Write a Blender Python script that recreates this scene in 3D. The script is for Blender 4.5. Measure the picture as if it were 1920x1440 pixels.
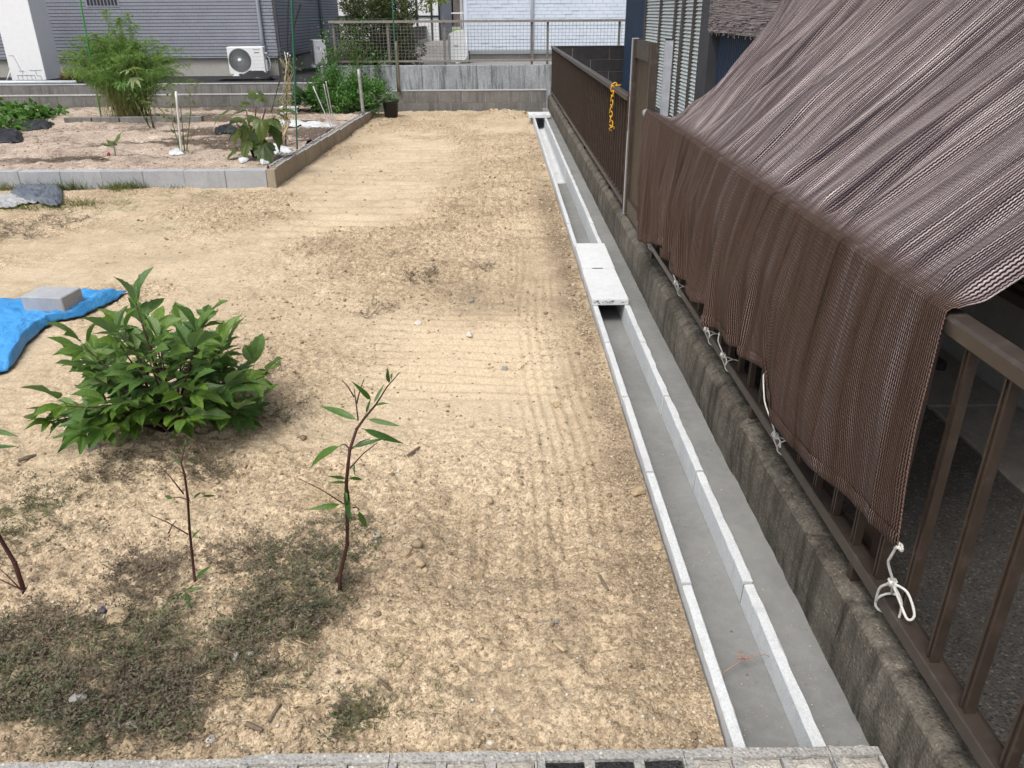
import bpy, bmesh, math, random
import numpy as np
from mathutils import Vector, Matrix

random.seed(7); rng = np.random.default_rng(7)
for o in list(bpy.data.objects): bpy.data.objects.remove(o)
scene = bpy.context.scene
R = math.radians

# ------------------------------------------------------------------ camera
CAM_H, PITCH, YAW, ROLL, FPX = 1.4611, 0.4396, 0.0119, -0.0057, 1482.8
cam_d = bpy.data.cameras.new('camera'); cam = bpy.data.objects.new('camera', cam_d)
scene.collection.objects.link(cam); scene.camera = cam
cam_d.sensor_fit = 'HORIZONTAL'; cam_d.sensor_width = 36.0; cam_d.lens = FPX / 1920 * 36.0
cam_d.clip_start = 0.05; cam_d.clip_end = 2000
_fw = Vector((math.sin(YAW) * math.cos(PITCH), math.cos(YAW) * math.cos(PITCH), -math.sin(PITCH)))
_rt = Vector((math.cos(YAW), -math.sin(YAW), 0)); _up = _rt.cross(_fw)
_r2 = _rt * math.cos(ROLL) + _up * math.sin(ROLL); _u2 = -_rt * math.sin(ROLL) + _up * math.cos(ROLL)
cam.matrix_world = Matrix(((_r2.x, _u2.x, -_fw.x, 0), (_r2.y, _u2.y, -_fw.y, 0), (_r2.z, _u2.z, -_fw.z, CAM_H), (0, 0, 0, 1)))
scene.render.resolution_x, scene.render.resolution_y = 1024, 768

# ------------------------------------------------------------------ light
SUN_EL, SUN_AZ = R(60), R(208)          # azimuth: compass-like, clockwise from +Y
world = bpy.data.worlds.new('World'); scene.world = world; world.use_nodes = True
wn = world.node_tree.nodes; wl = world.node_tree.links
sky = wn.new('ShaderNodeTexSky'); sky.sky_type = 'NISHITA'; sky.sun_disc = False
sky.sun_elevation = SUN_EL; sky.sun_rotation = SUN_AZ
sky.air_density = 1.0; sky.dust_density = 6.0; sky.ozone_density = 1.0
bg = wn['Background']; bg.inputs['Strength'].default_value = 0.14
hs = wn.new('ShaderNodeHueSaturation'); hs.inputs['Saturation'].default_value = 0.45      # thin white overcast
wl.new(sky.outputs['Color'], hs.inputs['Color']); wl.new(hs.outputs['Color'], bg.inputs['Color'])
sun_d = bpy.data.lights.new('sun', 'SUN'); sun = bpy.data.objects.new('sun', sun_d)
scene.collection.objects.link(sun)
sun_d.energy = 1.2; sun_d.angle = R(20); sun_d.color = (1.0, 0.96, 0.9)
_sd = Vector((math.sin(SUN_AZ) * math.cos(SUN_EL), math.cos(SUN_AZ) * math.cos(SUN_EL), math.sin(SUN_EL)))
sun.rotation_euler = _sd.to_track_quat('Z', 'Y').to_euler()
sun.location = (0, 0, 8)
vs = scene.view_settings
vs.view_transform = 'Standard'; vs.look = 'None'; vs.gamma = 1.0; vs.use_curve_mapping = False
vs.exposure = 0.40

# ------------------------------------------------------------------ helpers
def gp(px, py, z):
    """world point of height z that a survey of the photograph gives for pixel (px, py)"""
    d = _r2 * ((px - 960) / FPX) + _u2 * ((720 - py) / FPX) + _fw
    t = (z - CAM_H) / d.z
    return Vector((0, 0, CAM_H)) + d * t

def yp(px, py, Y):
    d = _r2 * ((px - 960) / FPX) + _u2 * ((720 - py) / FPX) + _fw
    return Vector((0, 0, CAM_H)) + d * (Y / d.y)

def link(o): scene.collection.objects.link(o); return o
def tag(o, label=None, cat=None, group=None, kind=None):
    if label: o['label'] = label
    if cat: o['category'] = cat
    if group: o['group'] = group
    if kind: o['kind'] = kind
    return o
def thing(name, label, cat, loc=(0, 0, 0), group=None):
    o = link(bpy.data.objects.new(name, None)); o.location = loc; o.empty_display_size = 0.1
    return tag(o, label, cat, group)

class MB:
    def __init__(s): s.v = []; s.f = []; s.uv = []; s.n = 0
    def add(s, vs_, fs):
        b = s.n; s.v.extend([tuple(p) for p in vs_]); s.n += len(vs_)
        s.f.extend([tuple(i + b for i in f) for f in fs]); return s
    def box(s, x0, y0, z0, x1, y1, z1):
        return s.add([(x0,y0,z0),(x1,y0,z0),(x1,y1,z0),(x0,y1,z0),(x0,y0,z1),(x1,y0,z1),(x1,y1,z1),(x0,y1,z1)],
                     [(0,3,2,1),(4,5,6,7),(0,1,5,4),(1,2,6,5),(2,3,7,6),(3,0,4,7)])
    def bar(s, a, b, w, h, up=(0,0,1)):
        a = Vector(a); b = Vector(b); d = (b - a).normalized(); u = Vector(up)
        x = d.cross(u)
        if x.length < 1e-4: x = d.cross(Vector((1, 0, 0)))
        x.normalize(); y = x.cross(d)
        vs_ = [p + x * (sx * w / 2) + y * (sy * h / 2) for p in (a, b) for sx, sy in ((-1,-1),(1,-1),(1,1),(-1,1))]
        return s.add(vs_, [(0,1,2,3),(7,6,5,4),(0,4,5,1),(1,5,6,2),(2,6,7,3),(3,7,4,0)])
    def tube(s, pts, rad, n=7, cap=True):
        pts = [Vector(p) for p in pts]; k = len(pts)
        rad = [rad] * k if not hasattr(rad, '__len__') else rad
        ref = Vector((0.13, 0.31, 0.94)); vs_ = []; prev = None
        for i, p in enumerate(pts):
            d = (pts[min(i + 1, k - 1)] - pts[max(i - 1, 0)])
            d = d.normalized() if d.length > 1e-9 else Vector((0, 0, 1))
            if prev is None:
                x = d.cross(ref)
                if x.length < 0.05: x = d.cross(Vector((1, 0, 0)))
            else: x = prev - d * prev.dot(d)
            x.normalize(); prev = x; y = d.cross(x)
            vs_ += [p + (x * math.cos(6.28319 * j / n) + y * math.sin(6.28319 * j / n)) * rad[i] for j in range(n)]
        fs = [(i*n+j, i*n+(j+1) % n, (i+1)*n+(j+1) % n, (i+1)*n+j) for i in range(k-1) for j in range(n)]
        if cap: fs += [tuple(range(n))[::-1], tuple((k-1)*n+j for j in range(n))]
        return s.add(vs_, fs)
    def rope(s, pts, rad, n=7, k=6):
        P = [Vector(p) for p in pts]; P = [P[0]] + P + [P[-1]]; out = []
        for i in range(1, len(P) - 2):
            for j in range(k):
                t = j / k; a, b_, c, d = P[i-1], P[i], P[i+1], P[i+2]
                out.append(0.5 * ((2 * b_) + (c - a) * t + (2*a - 5*b_ + 4*c - d) * t*t + (3*b_ - a - 3*c + d) * t**3))
        return s.tube(out + [P[-2]], rad, n)
    def lathe(s, prof, c=(0,0,0), n=24):
        vs_ = [(c[0]+r*math.cos(6.28319*j/n), c[1]+r*math.sin(6.28319*j/n), c[2]+z) for r, z in prof for j in range(n)]
        k = len(prof)
        fs = [(i*n+j, i*n+(j+1) % n, (i+1)*n+(j+1) % n, (i+1)*n+j) for i in range(k-1) for j in range(n)]
        return s.add(vs_, fs)
    def prism(s, poly, y0, y1):            # poly in (x, z), extruded along Y
        k = len(poly)
        vs_ = [(x, y0, z) for x, z in poly] + [(x, y1, z) for x, z in poly]
        fs = [(i, (i+1) % k, k+(i+1) % k, k+i) for i in range(k)] + [tuple(range(k))[::-1], tuple(range(k, 2*k))]
        return s.add(vs_, fs)
    def mesh(s, name, mat=None, smooth=False):
        m = bpy.data.meshes.new(name); m.from_pydata(s.v, [], s.f); m.update()
        bm = bmesh.new(); bm.from_mesh(m); bmesh.ops.recalc_face_normals(bm, faces=bm.faces); bm.to_mesh(m); bm.free()
        if mat: m.materials.append(mat)
        if smooth: m.polygons.foreach_set('use_smooth', [True] * len(m.polygons))
        return m
    def build(s, name, mat=None, parent=None, smooth=False, loc=None):
        o = link(bpy.data.objects.new(name, s.mesh(name, mat, smooth)))
        if parent: o.parent = parent
        if loc: o.location = loc
        return o

def inst(name, mesh, parent=None, loc=(0,0,0), rot=None, scale=None):
    o = link(bpy.data.objects.new(name, mesh)); o.parent = parent; o.location = loc
    if rot is not None: o.rotation_euler = rot
    if scale is not None: o.scale = (scale,) * 3 if not hasattr(scale, '__len__') else scale
    return o

def np_mesh(name, V, F, mat, smooth=True, uv=None, attrs=None):
    V = np.asarray(V, np.float32); F = np.asarray(F, np.int32); k = F.shape[1]
    m = bpy.data.meshes.new(name)
    m.vertices.add(len(V)); m.vertices.foreach_set('co', V.ravel())
    m.loops.add(F.size); m.loops.foreach_set('vertex_index', F.ravel())
    m.polygons.add(len(F)); m.polygons.foreach_set('loop_start', np.arange(0, F.size, k, dtype=np.int32))
    m.polygons.foreach_set('loop_total', np.full(len(F), k, np.int32))
    if smooth: m.polygons.foreach_set('use_smooth', np.ones(len(F), bool))
    if uv is not None:
        l = m.uv_layers.new(name='UVMap'); l.data.foreach_set('uv', np.asarray(uv, np.float32)[F.ravel()].ravel())
    for an, av in (attrs or {}).items():
        a = m.attributes.new(an, 'FLOAT', 'POINT'); a.data.foreach_set('value', np.asarray(av, np.float32))
    m.update(calc_edges=True); m.materials.append(mat); return m

def grid_faces(nr, nc):
    i = np.arange(nr - 1)[:, None] * nc + np.arange(nc - 1)[None]
    return np.stack([i, i + 1, i + nc + 1, i + nc], -1).reshape(-1, 4)

def _hash(ix, iy, seed):
    h = (ix.astype(np.int64) * 374761393 + iy.astype(np.int64) * 668265263 + seed * 144665) & 0x7fffffff
    h = ((h ^ (h >> 13)) * 1274126177) & 0x7fffffff
    return ((h ^ (h >> 16)) & 0xffff) / 65535.0
def vn(x, y, seed=0):
    x = np.asarray(x, float); y = np.asarray(y, float)
    ix = np.floor(x); iy = np.floor(y); fx = x - ix; fy = y - iy
    fx = fx * fx * (3 - 2 * fx); fy = fy * fy * (3 - 2 * fy)
    a = _hash(ix, iy, seed); b = _hash(ix+1, iy, seed); c = _hash(ix, iy+1, seed); d = _hash(ix+1, iy+1, seed)
    return (a + (b-a)*fx) * (1-fy) + (c + (d-c)*fx) * fy
def fbm(x, y, seed=0, oct=4):
    t = 0; a = 0.5; s = 0
    for i in range(oct):
        t = t + a * vn(x * 2**i, y * 2**i, seed + i * 17); s += a; a *= 0.5
    return t / s
def sstep(a, b, x): t = np.clip((x - a) / (b - a), 0, 1); return t * t * (3 - 2 * t)

# ------------------------------------------------------------------ materials
class NT:
    def __init__(s, name):
        s.m = bpy.data.materials.new(name); s.m.use_nodes = True; s.t = s.m.node_tree
        s.b = s.t.nodes['Principled BSDF']
    def n(s, typ, ins=None, **kw):
        nd = s.t.nodes.new(typ)
        for k, v in kw.items(): setattr(nd, k, v)
        for k, v in (ins or {}).items():
            if isinstance(v, bpy.types.NodeSocket): s.t.links.new(v, nd.inputs[k])
            else: nd.inputs[k].default_value = v
        return nd
    def l(s, a, b): s.t.links.new(a, b)
    def math(s, op, a, b=None, c=None):
        nd = s.n('ShaderNodeMath', operation=op)
        for i, v in enumerate((a, b, c)):
            if v is None: continue
            if isinstance(v, bpy.types.NodeSocket): s.l(v, nd.inputs[i])
            else: nd.inputs[i].default_value = v
        return nd.outputs[0]
    def coord(s, rnd=False):
        c = s.n('ShaderNodeTexCoord').outputs['Object']
        if not rnd: return c
        r = s.n('ShaderNodeObjectInfo').outputs['Random']
        off = s.n('ShaderNodeVectorMath', {0: (7.3, 3.1, 9.7), 'Scale': s.math('MULTIPLY', r, 10.0)}, operation='SCALE')
        return s.n('ShaderNodeVectorMath', {0: c, 1: off.outputs[0]}, operation='ADD').outputs[0]
    def noise(s, co, scale, detail=4, rough=0.6, dist=0.0):
        return s.n('ShaderNodeTexNoise', {'Vector': co, 'Scale': scale, 'Detail': detail, 'Roughness': rough, 'Distortion': dist}).outputs['Fac']
    def ramp(s, fac, stops):
        r = s.n('ShaderNodeValToRGB', {'Fac': fac}); e = r.color_ramp.elements
        while len(e) > 1: e.remove(e[-1])
        e[0].position = stops[0][0]; e[0].color = (*stops[0][1], 1)
        for p, c in stops[1:]:
            x = e.new(p); x.color = (*c, 1)
        return r.outputs['Color']
    def mix(s, fac, a, b, mode='MIX'):
        nd = s.n('ShaderNodeMix', data_type='RGBA', blend_type=mode)
        for k, v in ((0, fac), (6, a), (7, b)):
            if isinstance(v, bpy.types.NodeSocket): s.l(v, nd.inputs[k])
            else: nd.inputs[k].default_value = v if k == 0 else (*v, 1) if len(v) == 3 else v
        return nd.outputs[2]
    def base(s, c):
        if isinstance(c, bpy.types.NodeSocket): s.l(c, s.b.inputs['Base Color'])
        else: s.b.inputs['Base Color'].default_value = (*c, 1)
    def bump(s, h, strength=0.3, dist=0.01, normal=None):
        nd = s.n('ShaderNodeBump', {'Height': h, 'Strength': strength, 'Distance': dist})
        if normal: s.l(normal, nd.inputs['Normal'])
        s.l(nd.outputs['Normal'], s.b.inputs['Normal']); return nd.outputs['Normal']
    def rough(s, r, spec=0.3):
        s.b.inputs['Roughness'].default_value = r; s.b.inputs['Specular IOR Level'].default_value = spec

def simple(name, c1, c2=None, scale=8, rough=0.7, bump=0.15, bscale=60, metal=0.0, spec=0.3, rnd=True, dist=0.004, stretch=None):
    t = NT(name); co = t.coord(rnd)
    if stretch: co = t.n('ShaderNodeMapping', {'Vector': co, 'Scale': stretch}).outputs[0]
    c2 = c2 or tuple(x * 0.75 for x in c1)
    t.base(t.ramp(t.noise(co, scale, 6, 0.65), [(0.3, c2), (0.7, c1)]))
    if bump: t.bump(t.noise(co, bscale, 5, 0.7), bump, dist)
    t.rough(rough, spec); t.b.inputs['Metallic'].default_value = metal
    return t.m

def concrete(name, c1, c2, stain, streak=0.0, agg=0.0, bump=0.3, rough=0.85, tint=None, speck=0.7):
    """mottled concrete; streak: vertical weather streaks, agg: exposed aggregate speckle"""
    t = NT(name); co = t.coord(True)
    n1 = t.noise(co, 3.0, 6, 0.65); n2 = t.noise(co, 28, 5, 0.7); n3 = t.noise(co, 150, 3, 0.6)
    c = t.ramp(n1, [(0.32, c2), (0.68, c1)])
    c = t.mix(t.math('MULTIPLY', t.ramp(n2, [(0.45, (0, 0, 0)), (0.7, (1, 1, 1))]), 0.35), c, stain)
    if streak:
        sc = t.n('ShaderNodeMapping', {'Vector': co, 'Scale': (9, 9, 0.7)}).outputs[0]
        sn = t.ramp(t.noise(sc, 1.6, 6, 0.7, 0.3), [(0.47, (0, 0, 0)), (0.66, (1, 1, 1))])
        c = t.mix(t.math('MULTIPLY', sn, streak), c, stain)
    h = n3
    if agg:
        v = t.n('ShaderNodeTexVoronoi', {'Vector': co, 'Scale': 130.0})
        g = t.ramp(v.outputs['Distance'], [(0.25, (1, 1, 1)), (0.62, (0, 0, 0))])
        w = t.ramp(t.n('ShaderNodeSeparateColor', {0: v.outputs['Color']}).outputs[0], [(0.0, (0.35, 0.35, 0.35)), (0.75, (0.9, 0.9, 0.9)), (1.0, (2.4, 2.3, 2.1))])
        c = t.mix(t.math('MULTIPLY', g, agg), c, t.mix(1.0, c, w, 'MULTIPLY'))
        h = t.math('ADD', t.math('MULTIPLY', g, 0.7), t.math('MULTIPLY', n3, 0.5))
    spk = t.ramp(t.noise(co, 260, 2, 0.5), [(0.3, (0.72, 0.72, 0.72)), (0.55, (1, 1, 1)), (0.8, (1.12, 1.12, 1.1))])
    t.base(t.mix(speck, c, spk, 'MULTIPLY'))
    t.bump(t.math('ADD', h, t.math('MULTIPLY', n2, 0.8)), bump, 0.004)
    t.rough(rough, 0.25); return t.m

def plastic(name, c, rough=0.4, spec=0.5, wear=0.0):
    t = NT(name); co = t.coord(True)
    t.base(t.ramp(t.noise(co, 12, 5, 0.7), [(0.25, tuple(x * (0.93 - wear) for x in c)), (0.6, c)]))
    t.rough(rough, spec); return t.m

def metal_paint(name, c, rough=0.4, wear=None, scale=20):
    t = NT(name); co = t.coord(True)
    n = t.noise(co, scale, 6, 0.7)
    t.base(t.ramp(n, [(0.2, tuple(x * 0.7 for x in c)), (0.55, c), (0.85, wear or tuple(min(1, x * 1.5 + 0.02) for x in c))]))
    t.l(t.ramp(t.noise(co, 40, 4, 0.7), [(0.2, (rough * 0.8,) * 3), (0.8, (min(1, rough * 1.4),) * 3)]), t.b.inputs['Roughness'])
    t.b.inputs['Metallic'].default_value = 0.35; t.b.inputs['Specular IOR Level'].default_value = 0.5
    t.bump(t.noise(co, 90, 3), 0.05, 0.002); return t.m

def leaf_mat(name, c1, c2, back=None, trans=0.25, rough=0.42, per_obj=True):
    t = NT(name); co = t.coord(True)
    n = t.noise(co, 14 if per_obj else 5, 4, 0.6)
    c = t.ramp(n, [(0.3, c1), (0.7, c2)])
    if per_obj:
        r = t.n('ShaderNodeObjectInfo').outputs['Random']
        c = t.mix(r, c, t.mix(1.0, c, (1.75, 1.45, 0.85), 'MULTIPLY'))
    if back:
        g = t.n('ShaderNodeNewGeometry').outputs['Backfacing']; c = t.mix(g, c, back)
    t.base(c); t.rough(rough, 0.45)
    t.bump(t.noise(co, 60, 3, 0.6), 0.25, 0.003)
    out = t.t.nodes['Material Output']
    tr = t.n('ShaderNodeBsdfTranslucent'); t.l(t.mix(1.0, c, (1.2, 1.5, 0.5), 'MULTIPLY'), tr.inputs['Color'])
    mx = t.n('ShaderNodeMixShader', {0: trans}); t.l(t.b.outputs[0], mx.inputs[1]); t.l(tr.outputs[0], mx.inputs[2])
    t.l(mx.outputs[0], out.inputs['Surface']); return t.m

def dirt_mat(name, light, mid, dark, attr=True):
    t = NT(name); co = t.n('ShaderNodeTexCoord').outputs['Object']
    big = t.noise(co, 1.3, 5, 0.62, 0.4); med = t.noise(co, 9, 6, 0.72); fine = t.noise(co, 85, 4, 0.75)
    vor = t.n('ShaderNodeTexVoronoi', {'Vector': co, 'Scale': 95.0, 'Randomness': 1.0})
    vor2 = t.n('ShaderNodeTexVoronoi', {'Vector': co, 'Scale': 240.0, 'Randomness': 1.0})
    f = t.math('ADD', t.math('MULTIPLY', big, 0.55), t.math('MULTIPLY', med, 0.45))
    if attr:
        a = t.n('ShaderNodeAttribute', attribute_name='damp').outputs['Fac']
        f = t.math('SUBTRACT', f, t.math('MULTIPLY', a, 0.22)); f = t.math('SUBTRACT', f, t.math('MULTIPLY_ADD', t.n('ShaderNodeAttribute', attribute_name='rough').outputs['Fac'], 0.05, -0.02))
    c = t.ramp(f, [(0.30, dark), (0.44, mid), (0.60, light)])
    g1 = t.ramp(t.n('ShaderNodeSeparateColor', {0: vor.outputs['Color']}).outputs[0], [(0, (0.62, 0.60, 0.58)), (0.5, (0.98, 0.97, 0.96)), (1, (1.22, 1.2, 1.18))])
    g2 = t.ramp(t.n('ShaderNodeSeparateColor', {0: vor2.outputs['Color']}).outputs[1], [(0, (0.62, 0.58, 0.55)), (0.4, (1, 1, 1)), (1, (1.25, 1.25, 1.25))])
    rg = t.n('ShaderNodeAttribute', attribute_name='rough').outputs['Fac']      # loose crumbly soil as against fine sand
    c = t.mix(t.math('MULTIPLY_ADD', rg, 0.65, 0.25), c, g1, 'MULTIPLY'); c = t.mix(t.math('MULTIPLY_ADD', rg, 0.5, 0.4), c, g2, 'MULTIPLY')
    c = t.mix(t.math('MULTIPLY_ADD', rg, 0.6, 0.2), c, t.ramp(fine, [(0.3, (0.65, 0.63, 0.6)), (0.6, (1.1, 1.1, 1.1))]), 'MULTIPLY')
    t.base(c)
    h = t.math('ADD', t.math('MULTIPLY', fine, 0.8), t.math('MULTIPLY', t.math('SUBTRACT', 1.0, vor.outputs['Distance']), 0.5))
    h = t.math('ADD', h, t.math('MULTIPLY', t.math('SUBTRACT', 1.0, vor2.outputs['Distance']), 0.25))
    h = t.math('MULTIPLY', h, t.math('MULTIPLY_ADD', rg, 0.75, 0.35)); t.bump(h, 0.65, 0.006); t.rough(0.95, 0.1); return t.m

M = {}
M['dirt'] = dirt_mat('dirt', (0.535, 0.442, 0.318), (0.432, 0.350, 0.246), (0.270, 0.215, 0.152))
M['soil'] = dirt_mat('garden soil', (0.54, 0.46, 0.39), (0.38, 0.315, 0.265), (0.13, 0.105, 0.088), True)
def clod_mat():
    t = NT('dirt clods'); a = t.n('ShaderNodeAttribute', attribute_name='tone').outputs['Fac']; co = t.coord()
    c = t.ramp(a, [(0.0, (0.20, 0.156, 0.108)), (0.35, (0.35, 0.277, 0.186)), (0.8, (0.49, 0.395, 0.272)), (0.95, (0.50, 0.43, 0.33)), (1.0, (0.62, 0.59, 0.54))])
    t.base(t.mix(0.5, c, t.ramp(t.noise(co, 160, 3), [(0.3, (0.6, 0.6, 0.6)), (0.7, (1.2, 1.2, 1.2))]), 'MULTIPLY')); t.rough(0.95, 0.1)
    t.bump(t.noise(co, 220, 3), 0.5, 0.003); return t.m
M['clod'] = clod_mat()
M['gutter'] = concrete('new gutter concrete', (0.66, 0.685, 0.70), (0.57, 0.59, 0.605), (0.40, 0.415, 0.425), 0.15, 0, 0.2)
M['lid'] = concrete('gutter lid concrete', (0.71, 0.73, 0.745), (0.63, 0.65, 0.665), (0.50, 0.515, 0.53), 0, 0, 0.15)
M['mortar'] = concrete('fresh mortar', (0.235, 0.24, 0.23), (0.165, 0.17, 0.165), (0.29, 0.29, 0.28), 0, 0, 0.10, 0.7, speck=0.2)
M['oldwall'] = concrete('weathered wall', (0.200, 0.182, 0.152), (0.090, 0.080, 0.064), (0.028, 0.024, 0.019), 0.9, 0.6, 0.45)
M['block'] = concrete('grey block', (0.42, 0.44, 0.47), (0.33, 0.345, 0.37), (0.26, 0.27, 0.28), 0.3, 0, 0.3)
M['tanblock'] = concrete('tan block', (0.40, 0.345, 0.265), (0.32, 0.275, 0.21), (0.22, 0.19, 0.15), 0.3, 0, 0.3)
M['oldblock'] = concrete('stained block', (0.24, 0.235, 0.225), (0.165, 0.16, 0.155), (0.09, 0.085, 0.08), 0.7, 0, 0.3)
M['darkblock'] = concrete('dark block', (0.06, 0.058, 0.06), (0.035, 0.033, 0.035), (0.02, 0.02, 0.02), 0.5, 0, 0.3)
M['joint'] = concrete('joint mortar', (0.50, 0.50, 0.49), (0.38, 0.38, 0.37), (0.25, 0.25, 0.25), 0.2, 0, 0.3)
M['retain'] = concrete('retaining concrete', (0.46, 0.49, 0.51), (0.31, 0.335, 0.355), (0.08, 0.083, 0.085), 0.95, 0, 0.3)
M['foreblock'] = concrete('foreground block', (0.43, 0.42, 0.395), (0.31, 0.305, 0.295), (0.20, 0.195, 0.19), 0, 0.5, 0.5)
M['blacksoil'] = concrete('black cinder fill', (0.035, 0.035, 0.037), (0.022, 0.022, 0.023), (0.012, 0.012, 0.012), 0, 0.8, 1.0)
M['plug'] = concrete('core mortar', (0.56, 0.54, 0.49), (0.44, 0.41, 0.36), (0.30, 0.28, 0.25), 0, 0.2, 0.6)
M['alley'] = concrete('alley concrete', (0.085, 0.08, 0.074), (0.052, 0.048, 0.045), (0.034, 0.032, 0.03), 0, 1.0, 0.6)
M['slab'] = concrete('alley slab', (0.24, 0.225, 0.205), (0.15, 0.14, 0.125), (0.09, 0.085, 0.08), 0, 0.15, 0.3)
M['foundation'] = concrete('foundation render', (0.34, 0.335, 0.33), (0.28, 0.275, 0.27), (0.22, 0.22, 0.22), 0.3, 0, 0.15)
M['paint_found'] = concrete('grey foundation', (0.42, 0.41, 0.38), (0.36, 0.35, 0.33), (0.30, 0.29, 0.28), 0.2, 0, 0.1)
M['road'] = concrete('asphalt lane', (0.30, 0.29, 0.28), (0.24, 0.235, 0.23), (0.18, 0.18, 0.18), 0, 0.3, 0.3)
M['terrace'] = simple('weed mat', (0.03, 0.03, 0.035), (0.018, 0.018, 0.02), 6, 0.8, 0.4, 20)
M['bronze'] = metal_paint('bronze aluminium', (0.060, 0.042, 0.032), 0.42, (0.12, 0.09, 0.075))
M['bronze_rail'] = metal_paint('bronze rail', (0.080, 0.063, 0.053), 0.36, (0.15, 0.13, 0.115))
M['gatepanel'] = simple('gate panel boards', (0.075, 0.058, 0.042), (0.045, 0.034, 0.025), 5, 0.5, 0.1, 40, stretch=(30, 30, 1.0))
M['alu'] = metal_paint('silver aluminium', (0.50, 0.54, 0.60), 0.35)
M['white'] = plastic('white enamel', (0.78, 0.80, 0.82), 0.4)
M['whitepipe'] = plastic('pale pipe', (0.62, 0.67, 0.72), 0.4)
M['greyplastic'] = plastic('grey plastic', (0.26, 0.30, 0.30), 0.5)
M['darkgrille'] = plastic('dark grille', (0.035, 0.037, 0.04), 0.5)
M['guard'] = plastic('guard grey', (0.42, 0.45, 0.46), 0.5)
M['black'] = plastic('black plastic', (0.018, 0.018, 0.02), 0.45)
M['yellow'] = plastic('yellow plastic', (0.80, 0.42, 0.015), 0.45)
M['rope'] = simple('white rope', (0.75, 0.75, 0.72), (0.55, 0.55, 0.52), 60, 0.9, 0.6, 300)
M['tarp'] = simple('blue tarp', (0.065, 0.33, 0.70), (0.03, 0.23, 0.56), 9, 0.45, 0.7, 9, spec=0.5, dist=0.03)
M['greysheet'] = simple('grey mulch sheet', (0.13, 0.155, 0.19), (0.08, 0.095, 0.12), 6, 0.5, 0.4, 25, spec=0.5, dist=0.01)
M['paleboard'] = simple('pale boards', (0.42, 0.42, 0.43), (0.26, 0.27, 0.29), 5, 0.8, 0.3, 40, stretch=(1.5, 12, 12))
M['blackfilm'] = simple('black mulch film', (0.022, 0.024, 0.03), (0.012, 0.012, 0.014), 8, 0.4, 0.3, 30, spec=0.5)
M['paper'] = simple('white paper mulch', (0.60, 0.63, 0.65), (0.42, 0.44, 0.46), 14, 0.9, 0.7, 40)
M['siding'] = simple('grey siding', (0.28, 0.30, 0.35), (0.235, 0.25, 0.295), 3, 0.6, 0.1, 80)
M['sidingback'] = simple('siding joint', (0.045, 0.048, 0.06), None, 3, 0.8, 0)
M['whitesiding'] = simple('white siding', (0.62, 0.69, 0.79), (0.55, 0.62, 0.72), 3, 0.6, 0.2, 70)
M['whitesidingback'] = simple('white siding joint', (0.40, 0.47, 0.56), None, 3, 0.8, 0)
M['navy'] = simple('navy corrugated steel', (0.020, 0.045, 0.095), (0.012, 0.024, 0.05), 4, 0.5, 0.1, 40, stretch=(14, 14, 0.6), spec=0.4)
M['slat'] = simple('pale louvre slat', (0.60, 0.66, 0.66), (0.50, 0.55, 0.56), 5, 0.45, 0.05, 40)
M['charcoal'] = simple('charcoal trim', (0.075, 0.078, 0.09), (0.06, 0.062, 0.07), 5, 0.6, 0.05, 40)
M['shutterframe'] = metal_paint('shutter frame', (0.11, 0.10, 0.095), 0.45)
M['reed'] = simple('reed', (0.60, 0.54, 0.54), (0.09, 0.07, 0.078), 3, 0.85, 0.3, 60, rnd=False, stretch=(3, 2.2, 60))
M['stem'] = simple('reddish stem', (0.075, 0.028, 0.024), (0.04, 0.018, 0.016), 20, 0.6, 0.2, 80)
M['greenstem'] = simple('green stem', (0.16, 0.20, 0.06), (0.09, 0.10, 0.04), 20, 0.6, 0.2, 80)
M['bark'] = simple('bark', (0.09, 0.065, 0.045), (0.045, 0.03, 0.022), 12, 0.9, 0.6, 50)
M['bushleaf'] = leaf_mat('bush leaf', (0.045, 0.105, 0.026), (0.095, 0.185, 0.048), (0.15, 0.22, 0.12))
M['willowleaf'] = leaf_mat('narrow leaf', (0.035, 0.095, 0.028), (0.06, 0.14, 0.04), (0.16, 0.23, 0.15))
M['eggleaf'] = leaf_mat('eggplant leaf', (0.045, 0.075, 0.022), (0.075, 0.115, 0.035), (0.20, 0.26, 0.17))
M['paleleaf'] = leaf_mat('pale leaf', (0.14, 0.20, 0.12), (0.20, 0.27, 0.15), None)
M['asparagus'] = leaf_mat('asparagus fern', (0.115, 0.22, 0.045), (0.23, 0.36, 0.10), None, 0.3, 0.6, False)
M['asparagusdry'] = leaf_mat('asparagus dry', (0.22, 0.20, 0.07), (0.30, 0.27, 0.12), None, 0.2, 0.7, False)
M['vine'] = leaf_mat('vine leaf', (0.05, 0.13, 0.02), (0.09, 0.20, 0.035), None, 0.3, 0.45, False)
M['shrub'] = leaf_mat('shrub leaf', (0.045, 0.13, 0.025), (0.10, 0.22, 0.045), None, 0.3, 0.5, False)
M['conifer'] = leaf_mat('dark hedge leaf', (0.035, 0.055, 0.018), (0.085, 0.095, 0.035), None, 0.2, 0.6, False)
M['yellowleaf'] = leaf_mat('yellow green leaf', (0.13, 0.19, 0.02), (0.24, 0.28, 0.04), None, 0.3, 0.5, False)
M['weed'] = leaf_mat('creeping weed', (0.072, 0.088, 0.045), (0.145, 0.150, 0.085), None, 0.15, 0.7, False)
M['weedbrown'] = leaf_mat('brown creeping weed', (0.10, 0.08, 0.06), (0.19, 0.152, 0.112), None, 0.15, 0.8, False)
M['grass'] = leaf_mat('grass', (0.10, 0.13, 0.035), (0.19, 0.21, 0.07), None, 0.25, 0.6, False)
M['straw'] = leaf_mat('straw', (0.40, 0.31, 0.18), (0.55, 0.45, 0.29), None, 0.1, 0.8, False)
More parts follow.
